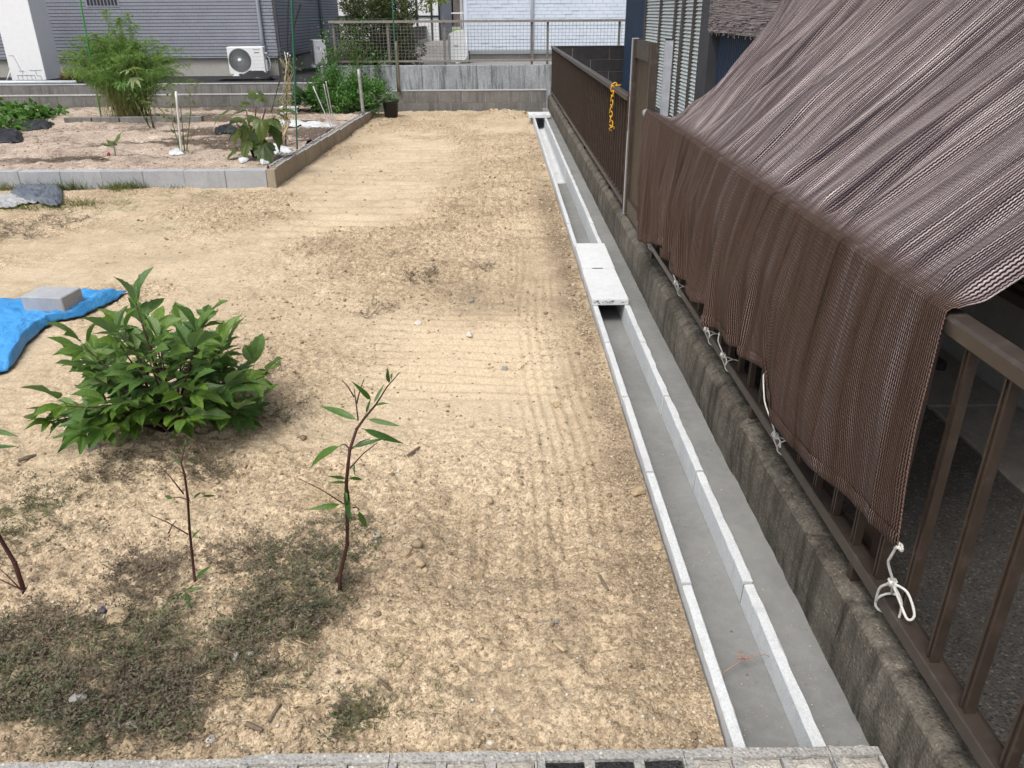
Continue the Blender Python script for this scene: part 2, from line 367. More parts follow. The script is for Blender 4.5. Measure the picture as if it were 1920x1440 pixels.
M['stone_white'] = simple('white stone', (0.66, 0.64, 0.59), (0.48, 0.45, 0.40), 20, 0.9, 0.6, 60)
M['stone_tan'] = simple('tan stone', (0.55, 0.43, 0.28), (0.36, 0.27, 0.17), 20, 0.9, 0.6, 60)
M['stone_grey'] = simple('grey stone', (0.38, 0.37, 0.35), (0.22, 0.21, 0.20), 20, 0.9, 0.6, 60)
M['wood'] = simple('weathered wood', (0.24, 0.19, 0.14), (0.12, 0.095, 0.07), 8, 0.9, 0.5, 60, stretch=(30, 30, 3))
M['poleblack'] = plastic('black pole', (0.02, 0.02, 0.022), 0.5)
M['polegreen'] = plastic('green pole', (0.02, 0.13, 0.085), 0.5)
M['polebright'] = plastic('bright green pole', (0.05, 0.36, 0.07), 0.5)
M['wire'] = metal_paint('mesh wire', (0.22, 0.215, 0.21), 0.5)
M['greypost'] = metal_paint('grey post', (0.36, 0.36, 0.35), 0.5)
M['fencerail'] = metal_paint('taupe rail', (0.27, 0.25, 0.23), 0.5)
M['clay'] = simple('brown bowl', (0.16, 0.10, 0.05), (0.07, 0.05, 0.03), 14, 0.5, 0.2, 40)
M['glass'] = plastic('dark glass', (0.012, 0.013, 0.015), 0.08, 0.6)
M['brownfence'] = simple('brown board', (0.10, 0.088, 0.08), (0.06, 0.052, 0.05), 6, 0.8, 0.2, 30)
M['rust'] = simple('rust', (0.11, 0.04, 0.025), (0.06, 0.02, 0.015), 20, 0.9, 0.4, 60)
M['turf'] = simple('bright turf', (0.16, 0.26, 0.04), (0.11, 0.18, 0.03), 6, 0.9, 0.5, 30)
M['flower'] = plastic('purple petal', (0.13, 0.09, 0.24), 0.6)
M['red'] = plastic('red fruit', (0.35, 0.015, 0.02), 0.4)
M['beige'] = simple('beige render', (0.55, 0.48, 0.42), None, 3, 0.8, 0.1, 40)
M['roof'] = simple('grey roof tile', (0.10, 0.10, 0.11), None, 5, 0.7, 0.3, 12)

# knitted shade cloth: columns of stitches along the length, dark gaps between
def cloth_mat():
    t = NT('knitted shade cloth'); uv = t.n('ShaderNodeUVMap').outputs[0]
    sp = t.n('ShaderNodeSeparateXYZ', {0: uv}); u, v = sp.outputs[0], sp.outputs[1]
    wob = t.n('ShaderNodeTexNoise', {'Vector': uv, 'Scale': 7.0, 'Detail': 3.0}).outputs['Fac']
    P = 0.0084
    zig = t.math('MULTIPLY', t.math('SINE', t.math('MULTIPLY', v, 2 * math.pi / 0.0105)), 0.075)
    ph = t.math('ADD', t.math('ADD', t.math('DIVIDE', u, P), zig), t.math('MULTIPLY', wob, 0.9))
    fr = t.math('FRACT', ph)
    col = t.math('SINE', t.math('MULTIPLY', fr, math.pi))                      # ridge profile of a column
    st = t.math('ABSOLUTE', t.math('SINE', t.math('ADD', t.math('MULTIPLY', v, math.pi / 0.0105), t.math('MULTIPLY', fr, 2.2))))
    h = t.math('MULTIPLY', col, t.math('ADD', t.math('MULTIPLY', st, 0.30), 0.70))
    # strips of open or tight knit, with fold light and shade painted in
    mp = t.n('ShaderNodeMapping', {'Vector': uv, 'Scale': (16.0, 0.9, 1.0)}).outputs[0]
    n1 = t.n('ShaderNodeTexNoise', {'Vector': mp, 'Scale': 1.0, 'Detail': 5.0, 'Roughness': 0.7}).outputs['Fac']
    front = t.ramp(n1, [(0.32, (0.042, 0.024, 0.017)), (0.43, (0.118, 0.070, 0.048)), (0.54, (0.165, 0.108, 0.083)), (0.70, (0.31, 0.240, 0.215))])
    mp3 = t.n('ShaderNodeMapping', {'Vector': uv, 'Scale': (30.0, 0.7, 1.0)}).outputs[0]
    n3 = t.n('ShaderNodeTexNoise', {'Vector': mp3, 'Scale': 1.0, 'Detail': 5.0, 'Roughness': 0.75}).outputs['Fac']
    top = t.ramp(n3, [(0.34, (0.055, 0.042, 0.050)), (0.44, (0.23, 0.182, 0.183)), (0.54, (0.44, 0.372, 0.366)), (0.68, (0.72, 0.64, 0.63))])  # slope streaks paint the light and shade of its folds into the yarn
    skytone_pleat_weight = t.n('ShaderNodeAttribute', attribute_name='skytone_pleat_weight').outputs['Fac']      # sky light painted in: slope yarn paler and greyer than the front
    yarn = t.mix(skytone_pleat_weight, front, top)
    mp2 = t.n('ShaderNodeMapping', {'Vector': uv, 'Scale': (230.0, 190.0, 1.0)}).outputs[0]
    n2 = t.n('ShaderNodeTexNoise', {'Vector': mp2, 'Scale': 1.0, 'Detail': 2.0}).outputs['Fac']
    yarn = t.mix(0.7, yarn, t.ramp(n2, [(0.3, (0.55, 0.53, 0.53)), (0.7, (1.4, 1.4, 1.4))]), 'MULTIPLY')
    open_ = t.math('MULTIPLY', t.ramp(n1, [(0.35, (0, 0, 0)), (0.60, (1, 1, 1))]), 0.22)
    thr = t.math('ADD', open_, 0.36)
    mask = t.math('SMOOTH_MIN', t.math('MAXIMUM', t.math('MULTIPLY', t.math('SUBTRACT', h, thr), 4.0), 0.0), 1.0, 0.1)
    c = t.mix(mask, (0.016, 0.012, 0.018), yarn)
    t.base(c); t.rough(0.6, 0.12)
    t.b.inputs['Sheen Weight'].default_value = 0.0; t.b.inputs['Sheen Roughness'].default_value = 0.4
    t.b.inputs['Sheen Tint'].default_value = (0.85, 0.82, 0.9, 1)
    t.bump(h, 0.9, 0.005); return t.m
M['cloth'] = cloth_mat()
def hem_mat():
    return simple('cloth hem', (0.22, 0.17, 0.165), (0.07, 0.055, 0.06), 90, 0.7, 0.8, 220, rnd=False)
M['hem'] = hem_mat()

# ================================================================== THE SETTING
BUSH = (-1.26, 2.72)
def dirt_rough(x, y):
    q = sstep(0.40, 0.60, fbm(x * 0.9, y * 0.9, 21, 4))
    q = np.maximum(q, 0.75 * (1 - sstep(1.6, 2.2, y)) * (0.35 + 0.65 * sstep(0.38, 0.58, fbm(x * 2.2, y * 2.2, 23, 3))))                               # gravelly in front
    q = np.maximum(q, np.exp(-((x + 0.6)**2 / 0.8 + (y - 4.9)**2 / 0.5)))             # churned soil mid-plot
    q = np.maximum(q, sstep(0.30, 0.42, x) * (1 - sstep(5.5, 8.0, y)))
    q = np.maximum(q, np.exp(-((x - BUSH[0])**2 / 0.5 + (y - BUSH[1] - 0.4)**2 / 0.5)))
    smoothm = np.exp(-((x + 0.1)**2 / 0.25 + (y - 3.1)**2 / 0.5))
    return np.clip(q * (1 - 0.75 * smoothm), 0, 1)
def dirt_h(x, y):
    x = np.asarray(x, float); y = np.asarray(y, float)
    b = -0.034 - 0.060 * sstep(5.0, 14.0, y)
    z = b + 0.030 * (fbm(x * 0.8, y * 0.8, 3, 3) - 0.5)
    z = z + 0.020 * (fbm(x * 3.5, y * 3.5, 9, 3) - 0.5)
    # rake and wheel marks: ridges running away from the viewer, then bending across the plot
    warp = x + 0.03 * np.sin(y * 2.1) + 0.02 * (vn(x * 3, y * 3, 8) - 0.5)
    m1 = sstep(-0.48, -0.36, x) * (1 - sstep(0.30, 0.42, x)) * sstep(1.55, 1.9, y) * (1 - sstep(3.0, 3.5, y))
    m1 = m1 * sstep(0.30, 0.46, fbm(x * 2.2, y * 0.8, 41, 2))
    m2 = sstep(0.02, 0.12, x) * (1 - sstep(0.34, 0.44, x)) * sstep(1.7, 2.1, y) * (1 - sstep(6.2, 7.2, y))
    m3 = sstep(-0.8, -0.4, x) * (1 - sstep(0.15, 0.3, x)) * sstep(2.95, 3.15, y) * (1 - sstep(3.9, 4.2, y))
    m4 = sstep(-2.0, -1.4, x) * (1 - sstep(0.2, 0.45, x)) * sstep(5.2, 6.0, y) * (1 - sstep(12.0, 13.0, y))
    smooth = 1 - 0.7 * np.maximum(m1, np.maximum(m2, m3))
    # loose clods, stronger where the soil is rough
    roughm = (0.22 + 0.95 * dirt_rough(x, y)) * smooth
    cl = np.abs(fbm(x * 14, y * 14, 31, 3) - 0.5) * 2
    z = z + roughm * 0.020 * (1 - cl) ** 2
    z = z + roughm * 0.016 * (vn(x * 42, y * 42, 5) - 0.5) + roughm * 0.009 * (vn(x * 85, y * 85, 6) - 0.5)
    z = z + m1 * 0.006 * sstep(0.35, 0.6, fbm(x * 5, y * 2.2, 43, 2)) * np.sin(warp * 2 * np.pi / 0.050)
    z = z + m2 * 0.0055 * sstep(0.2, 0.5, fbm(x * 4, y * 0.9, 44, 2)) * np.sin(warp * 2 * np.pi / 0.045)
    z = z + m3 * 0.009 * np.sin((y + 0.1 * x + 0.03 * vn(x * 4, y * 4, 2)) * 2 * np.pi / 0.085)
    z = z + m4 * 0.012 * np.sin((y + 0.35 * fbm(x * 1.2, y * 1.2, 12, 2)) * 2 * np.pi / 0.23)
    # boot prints
    for (fx, fy, fa) in ((-0.02, 1.93, 0.2), (-0.16, 2.15, 0.1), (0.20, 2.05, -0.15), (0.05, 1.62, 0.3), (-0.25, 1.55, 0.0), (0.25, 1.55, 0.1), (-0.55, 3.1, 0.5), (-0.7, 3.5, 0.4)):
        dx = (x - fx) * math.cos(fa) - (y - fy) * math.sin(fa); dy = (x - fx) * math.sin(fa) + (y - fy) * math.cos(fa)
        q = (dx / 0.048) ** 4 + (dy / 0.13) ** 4
        z = z - 0.010 * np.exp(-q) * (1 + 0.35 * np.sin(dy * 2 * np.pi / 0.026)) + 0.006 * np.exp(-((q ** 0.25 - 1.2) / 0.15) ** 2)
    z = z + 0.035 * np.exp(-((x - BUSH[0])**2 + (y - BUSH[1])**2) / 0.16)
    z = z + 0.05 * np.exp(-((x - 0.05)**2 / 0.30 + (y - 13.95)**2 / 0.05))
    # flush with the gutter, a little banked against the block edging
    e = sstep(0.30, 0.47, x); z = z * (1 - e) + e * (b - 0.004 + 0.012 * (fbm(x * 9, y * 9, 77, 2) - 0.5) + 0.006 * (vn(x * 60, y * 60, 5) - 0.5))
    return z
def dh(x, y): return float(dirt_h(np.array([x]), np.array([y]))[0])
def gd(px, py):
    p = gp(px, py, -0.035); p.z = dh(p.x, p.y); return p

def make_ground():
    ys = [1.12]
    while ys[-1] < 14.40:
        y = ys[-1]; ys.append(y + max(0.008, min(0.03, 0.5 * (y * y + 2.1) / 1150)))
    xs = list(np.arange(-13.0, -3.0, 0.09)) + list(np.arange(-3.0, 0.486, 0.0105)) + [0.492]
    xs = np.array(xs); ys = np.array(ys)
    X, Y = np.meshgrid(xs, ys); Zz = dirt_h(X, Y)
    Zz = np.where((Y > 7.80) & (X < -2.16), Zz - 0.12, Zz)     # under the raised bed
    damp = 0.6 * sstep(0.1, 0.45, X) * (1 - sstep(3.6, 5.0, Y)) * sstep(0.3, 0.6, fbm(X * 1.5, Y * 1.5, 51, 3))
    damp = np.maximum(damp, 0.35 * np.exp(-((X + 0.35)**2 / 0.5 + (Y - 4.7)**2 / 0.35)) * sstep(0.3, 0.6, fbm(X * 2, Y * 2, 52, 3)))
    damp = np.maximum(damp, 0.8 * np.exp(-((X - 0.4)**2 / 0.012)) * sstep(3.5, 4.5, Y) * (1 - sstep(6.5, 9, Y)))
    damp = np.maximum(damp, 0.25 * (1 - sstep(1.9, 2.6, Y)) * sstep(0.4, 0.6, fbm(X * 2.5, Y * 2.5, 53, 3)))
    damp = damp - 0.5 * sstep(2.0, 2.6, Y) * (1 - sstep(3.6, 4.2, Y)) * np.exp(-(X + 0.1)**2 / 0.3)
    m = np_mesh('ground', np.stack([X, Y, Zz], -1).reshape(-1, 3), grid_faces(len(ys), len(xs)), M['dirt'],
                attrs={'damp': damp.ravel(), 'rough': dirt_rough(X, Y).ravel()})
    o = link(bpy.data.objects.new('ground', m)); tag(o, kind='structure')
make_ground()

# wide land under and beyond everything, down to the horizon
b = MB(); b.box(-900, -300, -0.62, 900, 14.6, -0.32); b.box(-900, 14.6, -0.61, 900, 16.2, -0.20)
b.build('terrain', M['road']); tag(bpy.data.objects['terrain'], kind='structure')
b = MB(); b.box(-3.05, 15.36, -0.2, 900, 23.5, 0.46); b.box(-900, 23.5, -0.2, 900, 1200, 0.46)
o = b.build('lane', M['road']); tag(o, kind='structure')
b = MB(); b.box(-40, 16.42, -0.2, -3.05, 23.5, 0.235)
o = b.build('terrace', M['terrace']); tag(o, kind='structure')

# raised vegetable bed
def soil_h(x, y):
    z = 0.105 - 0.10 * sstep(8.5, 14.0, y) + 0.05 * (fbm(x * 1.6, y * 1.6, 61, 3) - 0.5) + 0.055 * (fbm(x * 7, y * 7, 62, 3) - 0.5)
    z = z + 0.02 * np.sin(y * 2 * np.pi / 1.15 + 0.6 * np.sin(x)) + 0.022 * (vn(x * 17, y * 17, 63) - 0.5)
    return z
def sh(x, y): return float(soil_h(np.array([x]), np.array([y]))[0])
def gs(px, py):
    p = gp(px, py, 0.10)
    for _ in range(4): p = gp(px, py, sh(p.x, p.y))
    return p
xs = np.arange(-13.0, -2.21, 0.035); ys = np.arange(7.70, 14.42, 0.03)
X, Y = np.meshgrid(xs, ys); Zz = soil_h(X, Y)
dm = 1.2 * sstep(0.42, 0.60, fbm(X * 1.1, Y * 2.4, 64, 4)) * sstep(-5.9, -4.2, X)
o = link(bpy.data.objects.new('garden_soil', np_mesh('garden_soil', np.stack([X, Y, Zz], -1).reshape(-1, 3), grid_faces(len(ys), len(xs)), M['soil'], attrs={'damp': dm.ravel(), 'rough': np.full(dm.size, 0.8)})))
tag(o, kind='structure')

# ------------------------------------------------------------------ the drain channel
GX0, GX1, GI0, GI1 = 0.498, 0.700, 0.5257, 0.6723
chan = thing('drain_channel', 'new pale concrete u-shaped drain channel along the bare plot', 'drain', (0, 1.2, 0))
def gutter_mesh(seed):
    r = random.Random(seed); L = 0.5895; b = MB(); n = 14; d = -0.172; rr = 0.035
    inner = [(GI0, 0)] + [(GI0 + 0.006, d + rr)] + [(GI0 + 0.006 + rr * (1 - math.cos(a)), d + rr - rr * math.sin(a)) for a in (0.5, 1.0, 1.5708)]
    inner += [(GI0 + GI1 - x, z) for x, z in inner[::-1]]
    out = [(GX1, 0), (GX1, -0.20), (GX0, -0.20), (GX0, 0)]
    c = 0.003
    prof = [(GX0 + c, 0), (GI0 - c, 0), (GI0, -c)] + inner[1:-1] + [(GI1, -c), (GI1 + c, 0), (GX1 - c, 0), (GX1, -c), (GX1, -0.20), (GX0, -0.20), (GX0, -c)]
    vs_ = []; k = len(prof)
    for i in range(n + 1):
        y = L * i / n
        for j, (x, z) in enumerate(prof):
            jx = r.uniform(-0.003, 0.0035) if x > GX1 - 0.005 and z > -0.01 else r.uniform(-0.0006, 0.0006) if z > -0.01 else 0
            vs_.append((x + jx, y, z + (r.uniform(-0.0008, 0.0008) if z > -0.01 else 0)))
    fs = [(i*k+j, i*k+(j+1) % k, (i+1)*k+(j+1) % k, (i+1)*k+j) for i in range(n) for j in range(k)]
    fs += [tuple(range(k)), tuple(n*k + j for j in range(k))[::-1]]
    b.add(vs_, fs); return b.mesh('gutter_section', M['gutter'])
gms = [gutter_mesh(i) for i in range(4)]
for i in range(-1, 19):
    y0 = 1.775 + 0.6 * i + 0.003
    g = inst('gutter_section', gms[i % 4], chan, (random.uniform(-0.0015, 0.0015), y0 - 1.2, random.uniform(-0.001, 0.001)))
    if i == -1: g.location.y = 0.012; g.scale.y = 0.94          # cut short against the foreground wall
# mortar joints between sections
jb = MB(); jb2 = MB(); jb.prism([(GX0+0.002, -0.003), (GI0-0.002, -0.003), (GI0+0.004, -0.13), (GX0+0.002, -0.13)], 0, 0.0095)
jb2.prism([(GI1+0.002, -0.003), (GX1-0.002, -0.003), (GX1-0.002, -0.13), (GI1-0.004, -0.13)], 0, 0.0095)
jm = jb.mesh('joint', M['mortar']); jm2 = jb2.mesh('joint', M['mortar'])
for i in range(0, 19):
    for q in (jm, jm2): inst('joint', q, chan, (0, 1.7725 + 0.6 * i - 1.2, -0.006))
# mortar bed poured along the bottom of the channel
b = MB(); n = 40; vs_ = []
for i in range(n + 1):
    y = 1.21 + (8.25 - 1.21) * i / n; z = float(np.interp(y, [1.2, 3.6, 8.4], [-0.066, -0.105, -0.142]))
    t = (0 - z) / 0.13
    for x in np.linspace(GI0 - 0.002, GI1 + 0.002, 5):
        vs_.append((x, y - 1.2, z + 0.004 * (((x - 0.599) / 0.07) ** 2) + random.uniform(-0.001, 0.001)))
b.add(vs_, [(i*5+j, i*5+j+1, (i+1)*5+j+1, (i+1)*5+j) for i in range(n) for j in range(4)])
o = b.build('channel_bed', M['mortar'], chan, True); tag(o, 'smooth grey mortar bed in the channel')
# concrete strip between channel and wall
b = MB(); n = 90; vs_ = []
for i in range(n + 1):
    y = 1.19 + (14.1 - 1.19) * i / n
    for j, x in enumerate(np.linspace(0.694, 0.815, 7)):
        vs_.append((x, y, -0.011 + (0.002 if j else -0.002) * math.sin(y * 3 + j) + random.uniform(-0.0012, 0.0012)))
b.add(vs_, [(i*7+j, i*7+j+1, (i+1)*7+j+1, (i+1)*7+j) for i in range(n) for j in range(6)])
o = b.build('concrete_strip', M['mortar'], None, True); tag(o, kind='structure')
# end of the channel behind the far lid
b = MB(); b.box(0.47, 13.02, -0.16, 0.72, 13.10, -0.015)
b.build('end_plug', M['block'], chan, loc=(0, -1.2, 0))
def lid_mesh(w, l, h, notch=True):
    bm = bmesh.new(); bmesh.ops.create_cube(bm, size=1)
    for v in bm.verts: v.co = Vector((v.co.x * w, v.co.y * l, (v.co.z + 0.5) * h))
    bmesh.ops.bevel(bm, geom=list(bm.edges), offset=0.004, segments=2, affect='EDGES')
    m = bpy.data.meshes.new('lid'); bm.to_mesh(m); bm.free(); m.materials.append(M['lid']); return m
lm = lid_mesh(0.200, 0.576, 0.036)
def lid(name, label, loc, mesh, rot=0):
    t = thing(name, label, 'drain lid', loc, 'concrete lids on the drain channel'); t.rotation_euler.z = rot
    inst('slab', mesh, t); return t
l1 = lid('concrete_cover', 'nearer white concrete lid on the drain channel, with black stamp marks', (0.590, 4.392, 0.001), lm, 0.004)
l2 = lid('concrete_cover', 'white concrete lid butted behind the stamped lid on the channel', (0.594, 4.977, 0.001), lm, -0.006)
l3 = lid('concrete_cover', 'small far concrete lid closing the channel by the far block wall', (0.592, 12.80, 0.001), lid_mesh(0.33, 0.42, 0.045))
for t, w in ((l1, 0.10), (l2, 0.10)):
    yy = 0.286 if t is l1 else -0.286
    b = MB(); b.box(-0.038, yy - 0.006, 0.0335, 0.026, yy + (0.0025 if t is l1 else -0.0025) , 0.0366)
    b.build('hand_hole', M['black'], t)
# smudged stamps on the near end of the first lid
b = MB(); rs = random.Random(3)
for cx, wd, nn in ((-0.080, 0.030, 16), (-0.015, 0.062, 34), (0.068, 0.030, 9)):
    for _ in range(nn):
        x = cx + rs.uniform(-wd / 2, wd / 2); z = 0.019 + rs.gauss(0, 0.0045); w = rs.uniform(0.002, 0.009); hh = rs.uniform(0.001, 0.0028)
        b.add([(x, -0.2893, z), (x + w, -0.2893, z + rs.uniform(-.002, .002)), (x + w, -0.2893, z + hh), (x, -0.2893, z + hh)], [(0, 1, 2, 3)])
o = b.build('stamp', M['black'], l1); tag(o, 'smudged black ink stamp on the lid end')
b = MB(); b.box(-0.11, -0.12, 0.0425, -0.06, -0.095, 0.0462); b.box(0.06, -0.12, 0.0425, 0.11, -0.095, 0.0462); b.build('hand_hole', M['black'], l3)

# ------------------------------------------------------------------ low weathered wall under the fences
def wall_seg(label, y0, y1, x0, seed, chamfer):
    r = np.random.default_rng(seed); n = int((y1 - y0) / 0.04) + 2; b = MB(); vs_ = []
    prof = [(x0, -0.20), (x0, -0.005), (x0 - 0.004, 0.06), (x0, 0.13), (x0 + 0.004, 0.19 - chamfer), (x0 + 0.012 + chamfer, 0.197), (x0 + 0.06, 0.203), (x0 + 0.10, 0.201), (x0 + 0.128, 0.198), (x0 + 0.132, -0.20)]
    k = len(prof)
    for i in range(n):
        y = y0 + (y1 - y0) * i / (n - 1)
        for j, (x, z) in enumerate(prof):
            w = 0.006 * (vn(np.array([y * 2.3 + seed]), np.array([j * 0.6]), 15)[0] - 0.5) + r.uniform(-0.002, 0.002)
            vs_.append((x + (w if j < 6 else 0), y, z + (w * 0.7 if j > 3 else 0)))
    b.add(vs_, [(i*k+j, i*k+(j+1) % k, (i+1)*k+(j+1) % k, (i+1)*k+j) for i in range(n-1) for j in range(k)] + [tuple(range(k)), tuple((n-1)*k+j for j in range(k))[::-1]])
    o = b.build('low_wall', M['oldwall'], None, False); tag(o, label, 'wall', 'low weathered wall carrying the bronze fences'); return o
wall_seg('low mossy aggregate wall under the near half of the bronze fence', 0.3, 2.352, 0.803, 3, 0.004)
wall_seg('low streaked concrete wall under the gate and far bronze fence', 2.358, 14.15, 0.800, 8, 0.018)

# foreground block wall along the bottom of the picture
fw_ = thing('foreground_block_wall', 'old hollow concrete block wall crossing the bottom of the picture', 'block wall', (0, 1.1, -0.3))
def fblock(x0, x1, ztop, cores, far=1.205, near=0.98):
    """block with open cores at the given (xa, xb) pairs; filled cores get a mortar plug"""
    b = MB(); zb = -0.28; ci = 1.176; cn = 1.05
    b.box(x0, ci, zb, x1, far, ztop); b.box(x0, near, zb, x1, cn, ztop - 0.001)
    xs_ = [x0] + [v for c in cores for v in c[:2]] + [x1]
    for a, c in zip(xs_[0::2], xs_[1::2]):
        if c - a > 0.002: b.box(a, cn, zb, c, ci, ztop - 0.0015)
    me = b.mesh('block', M['foreblock'])
    bm = bmesh.new(); bm.from_mesh(me)
    bmesh.ops.subdivide_edges(bm, edges=[e for e in bm.edges if e.calc_length() > 0.05], cuts=5)
    rr = random.Random(int(x0 * 1000))
    for v in bm.verts:
        if v.co.z > ztop - 0.01: v.co.z += rr.uniform(-0.0025, 0.0010); v.co.y += rr.uniform(-0.003, 0.001)
    bm.to_mesh(me); bm.free()
    o = inst('block', me, fw_, (0, -1.1, 0.3))
    for c in cores:
        open_ = c[2]
        bb = MB(); n = 7; vs_ = []
        for i in range(n):
            for j in range(n):
                x = c[0] + 0.002 + (c[1] - c[0] - 0.004) * i / (n - 1); y = cn + 0.002 + (ci - cn - 0.004) * j / (n - 1)
                ed = min(i, j, n-1-i, n-1-j)
                z = (ztop - 0.009 if open_ else ztop - 0.006 + (0.004 if ed else -0.004)) + rr.uniform(-0.002, 0.003)
                vs_.append((x, y, z))
        bb.add(vs_, [(i*n+j, (i+1)*n+j, (i+1)*n+j+1, i*n+j+1) for i in range(n-1) for j in range(n-1)])
        p = bb.build('black_fill' if open_ else 'mortar_plug', M['blacksoil'] if open_ else M['plug'], fw_, False, (0, -1.1, 0.3))
cps = [0.0815 + 0.1045 * (k - 13) for k in range(-2, 24)]
for k0 in range(-6, 7):
    base = 0.0815 + 0.3135 * k0 - 0.010
    if base > 0.72: continue
    top = 0.03 + (0.0 if base > -0.8 else -0.006) + random.uniform(-0.001, 0.001)
    cores = []
    for q in range(3):
        a = 0.0815 + 0.3135 * k0 + 0.1045 * q - 0.002
        if a + 0.083 < 0.795: cores.append((a, a + 0.083, k0 == 0))
    fblock(base - 0.0085, min(base + 0.3035, 0.797), top, cores, 1.199 - (0.004 if k0 < -2 else 0))

# ------------------------------------------------------------------ block edging of the raised bed
def rough_block(name, dx, dy, dz, mat, bev=0.004):
    bm = bmesh.new(); bmesh.ops.create_cube(bm, size=1)
    for v in bm.verts: v.co = Vector((v.co.x * dx, v.co.y * dy, (v.co.z + 0.5) * dz))
    bmesh.ops.bevel(bm, geom=list(bm.edges), offset=bev, segments=1, affect='EDGES')
    m = bpy.data.meshes.new(name); bm.to_mesh(m); bm.free(); m.materials.append(mat); return m
edge = thing('block_edging', 'pale grey block edging along the front of the raised vegetable bed', 'edging', (-2.13, 7.6, -0.05))
bmf = rough_block('block', 0.384, 0.10, 0.188, M['block'])
for i in range(26):
    inst('block', bmf, edge, (-0.08 - 0.193 - 0.3855 * i, 0.05 + random.uniform(-0.004, 0.004), -0.005 + random.uniform(-0.004, 0.003) + 0.0006 * i))
inst('block', rough_block('corner_block', 0.079, 0.10, 0.190, M['tanblock']), edge, (-0.0375, 0.05, -0.005))
edge2 = thing('block_edging', 'tan hollow block edging between the raised bed and the bare plot', 'edging', (-2.13, 7.7, -0.05))
def hollow_block():
    b = MB(); w = 0.10; L = 0.384; h = 0.19
    b.box(-w, 0, 0, -w + 0.02, L, h); b.box(-0.022, 0, 0, 0, L, h)
    for q in range(4):
        y = q * (L - 0.024) / 3; b.box(-w + 0.02, y, 0, -0.022, y + 0.024, h - 0.002 if 0 < q < 3 else h)
    b.box(-w + 0.0205, 0.0245, 0, -0.0225, L - 0.0245, 0.06)
    m = b.mesh('block', M['tanblock']); m.materials.append(M['block'])
    for p in m.polygons:
        if p.normal.z > 0.9 and p.center.z > 0.17: p.material_index = 1
    return m
hbm = hollow_block()
for i in range(15):
    inst('block', hbm, edge2, (0.004 * i + random.uniform(-0.004, 0.004), 0.005 + 0.3895 * i, 0.0 - 0.0075 * i + random.uniform(-0.004, 0.004)))
edge3 = thing('block_edging', 'short low block edging in front of the asparagus fern', 'edging', (-5.1, 12.1, 0.0))
bm3 = rough_block('block', 0.385, 0.10, 0.13, M['oldblock'])
for i in range(5): inst('block', bm3, edge3, (-1.0 + 0.39 * i, 0.02 * i - 0.03, -0.015))
b = MB(); b.tube([(0, 0, 0), (0.0, 0, 0.03)], [0.013, 0.008], 8)
o = b.build('rusty_peg', M['rust'], None, False, (-2.20, 7.66, 0.137)); tag(o, 'short rusty iron peg on the corner of the bed edging', 'peg')

# ------------------------------------------------------------------ terraced block walls at the back
def block_wall(name, label, x0, x1, y, ztop, courses, L, mat, h=0.19, thick=0.12, cap=None):
    t = thing(name, label, 'block wall', ((x0 + x1) / 2, y, ztop - courses * h)); cx = (x0 + x1) / 2; z0 = ztop - courses * h
    jb = MB(); jb.box(x0 - cx + 0.004, 0.006, -0.02, x1 - cx - 0.004, thick - 0.006, courses * h - 0.004)
    jb.build('mortar', M['joint'], t)
    full = rough_block('block', L - 0.007, thick, h - 0.007, mat, 0.002)
    for c in range(courses):
        x = x0 + (L / 2 if c % 2 else 0)
        if c % 2: inst('block', rough_block('half_block', L / 2 - 0.007, thick, h - 0.007, mat, 0.002), t, (x0 - cx + L / 4, thick / 2, c * h))
        while x + L * 0.99 <= x1 + 0.002:
            inst('block', full, t, (x - cx + L / 2, thick / 2 + random.uniform(-0.002, 0.002), c * h)); x += L
        if x1 - x > 0.06:
            inst('block', rough_block('cut_block', x1 - x - 0.007, thick, h - 0.007, mat, 0.002), t, (x - cx + (x1 - x) / 2, thick / 2, c * h))
    if cap:
        cb = MB(); cb.box(x0 - cx, -0.006, courses * h, x1 - cx, thick + 0.01, courses * h + 0.014); cb.build('cap', cap, t)
    return t
block_wall('block_wall', 'low grey block wall closing the far end of the bare plot', -1.86, 0.80, 14.50, 0.235, 3, 0.40, M['oldblock'], cap=M['joint'])
block_wall('block_wall', 'long lower block wall behind the vegetable bed', -13.9, -1.90, 14.50, 0.195, 3, 0.42, M['oldblock'], cap=M['joint'])
block_wall('block_wall', 'upper block wall holding the terrace of the grey house', -13.2, -3.15, 16.30, 0.235, 2, 0.40, M['oldblock'], cap=M['joint'])
block_wall('block_wall', 'dark nearly black block wall behind the far end of the bronze fence', 0.90, 3.0, 14.30, 0.93, 6, 0.62, M['darkblock'], cap=M['darkblock'])
# concrete retaining wall with board marks
b = MB(); n = 60; vs_ = []
for i in range(n + 1):
    x = -3.2 + 6.2 * i / n
    w = 0.004 * ((i % 3) - 1)
    vs_ += [(x, 15.2 + w, -0.2), (x, 15.2 + w, 0.60), (x, 15.21 + w, 0.607), (x, 15.36, 0.607), (x, 15.36, -0.2)]
b.add(vs_, [(i*5+j, (i+1)*5+j, (i+1)*5+j+1, i*5+j+1) for i in range(n) for j in range(4)])
o = b.build('retaining_wall', M['retain']); tag(o, 'streaked blue grey concrete retaining wall below the mesh fence', 'wall')

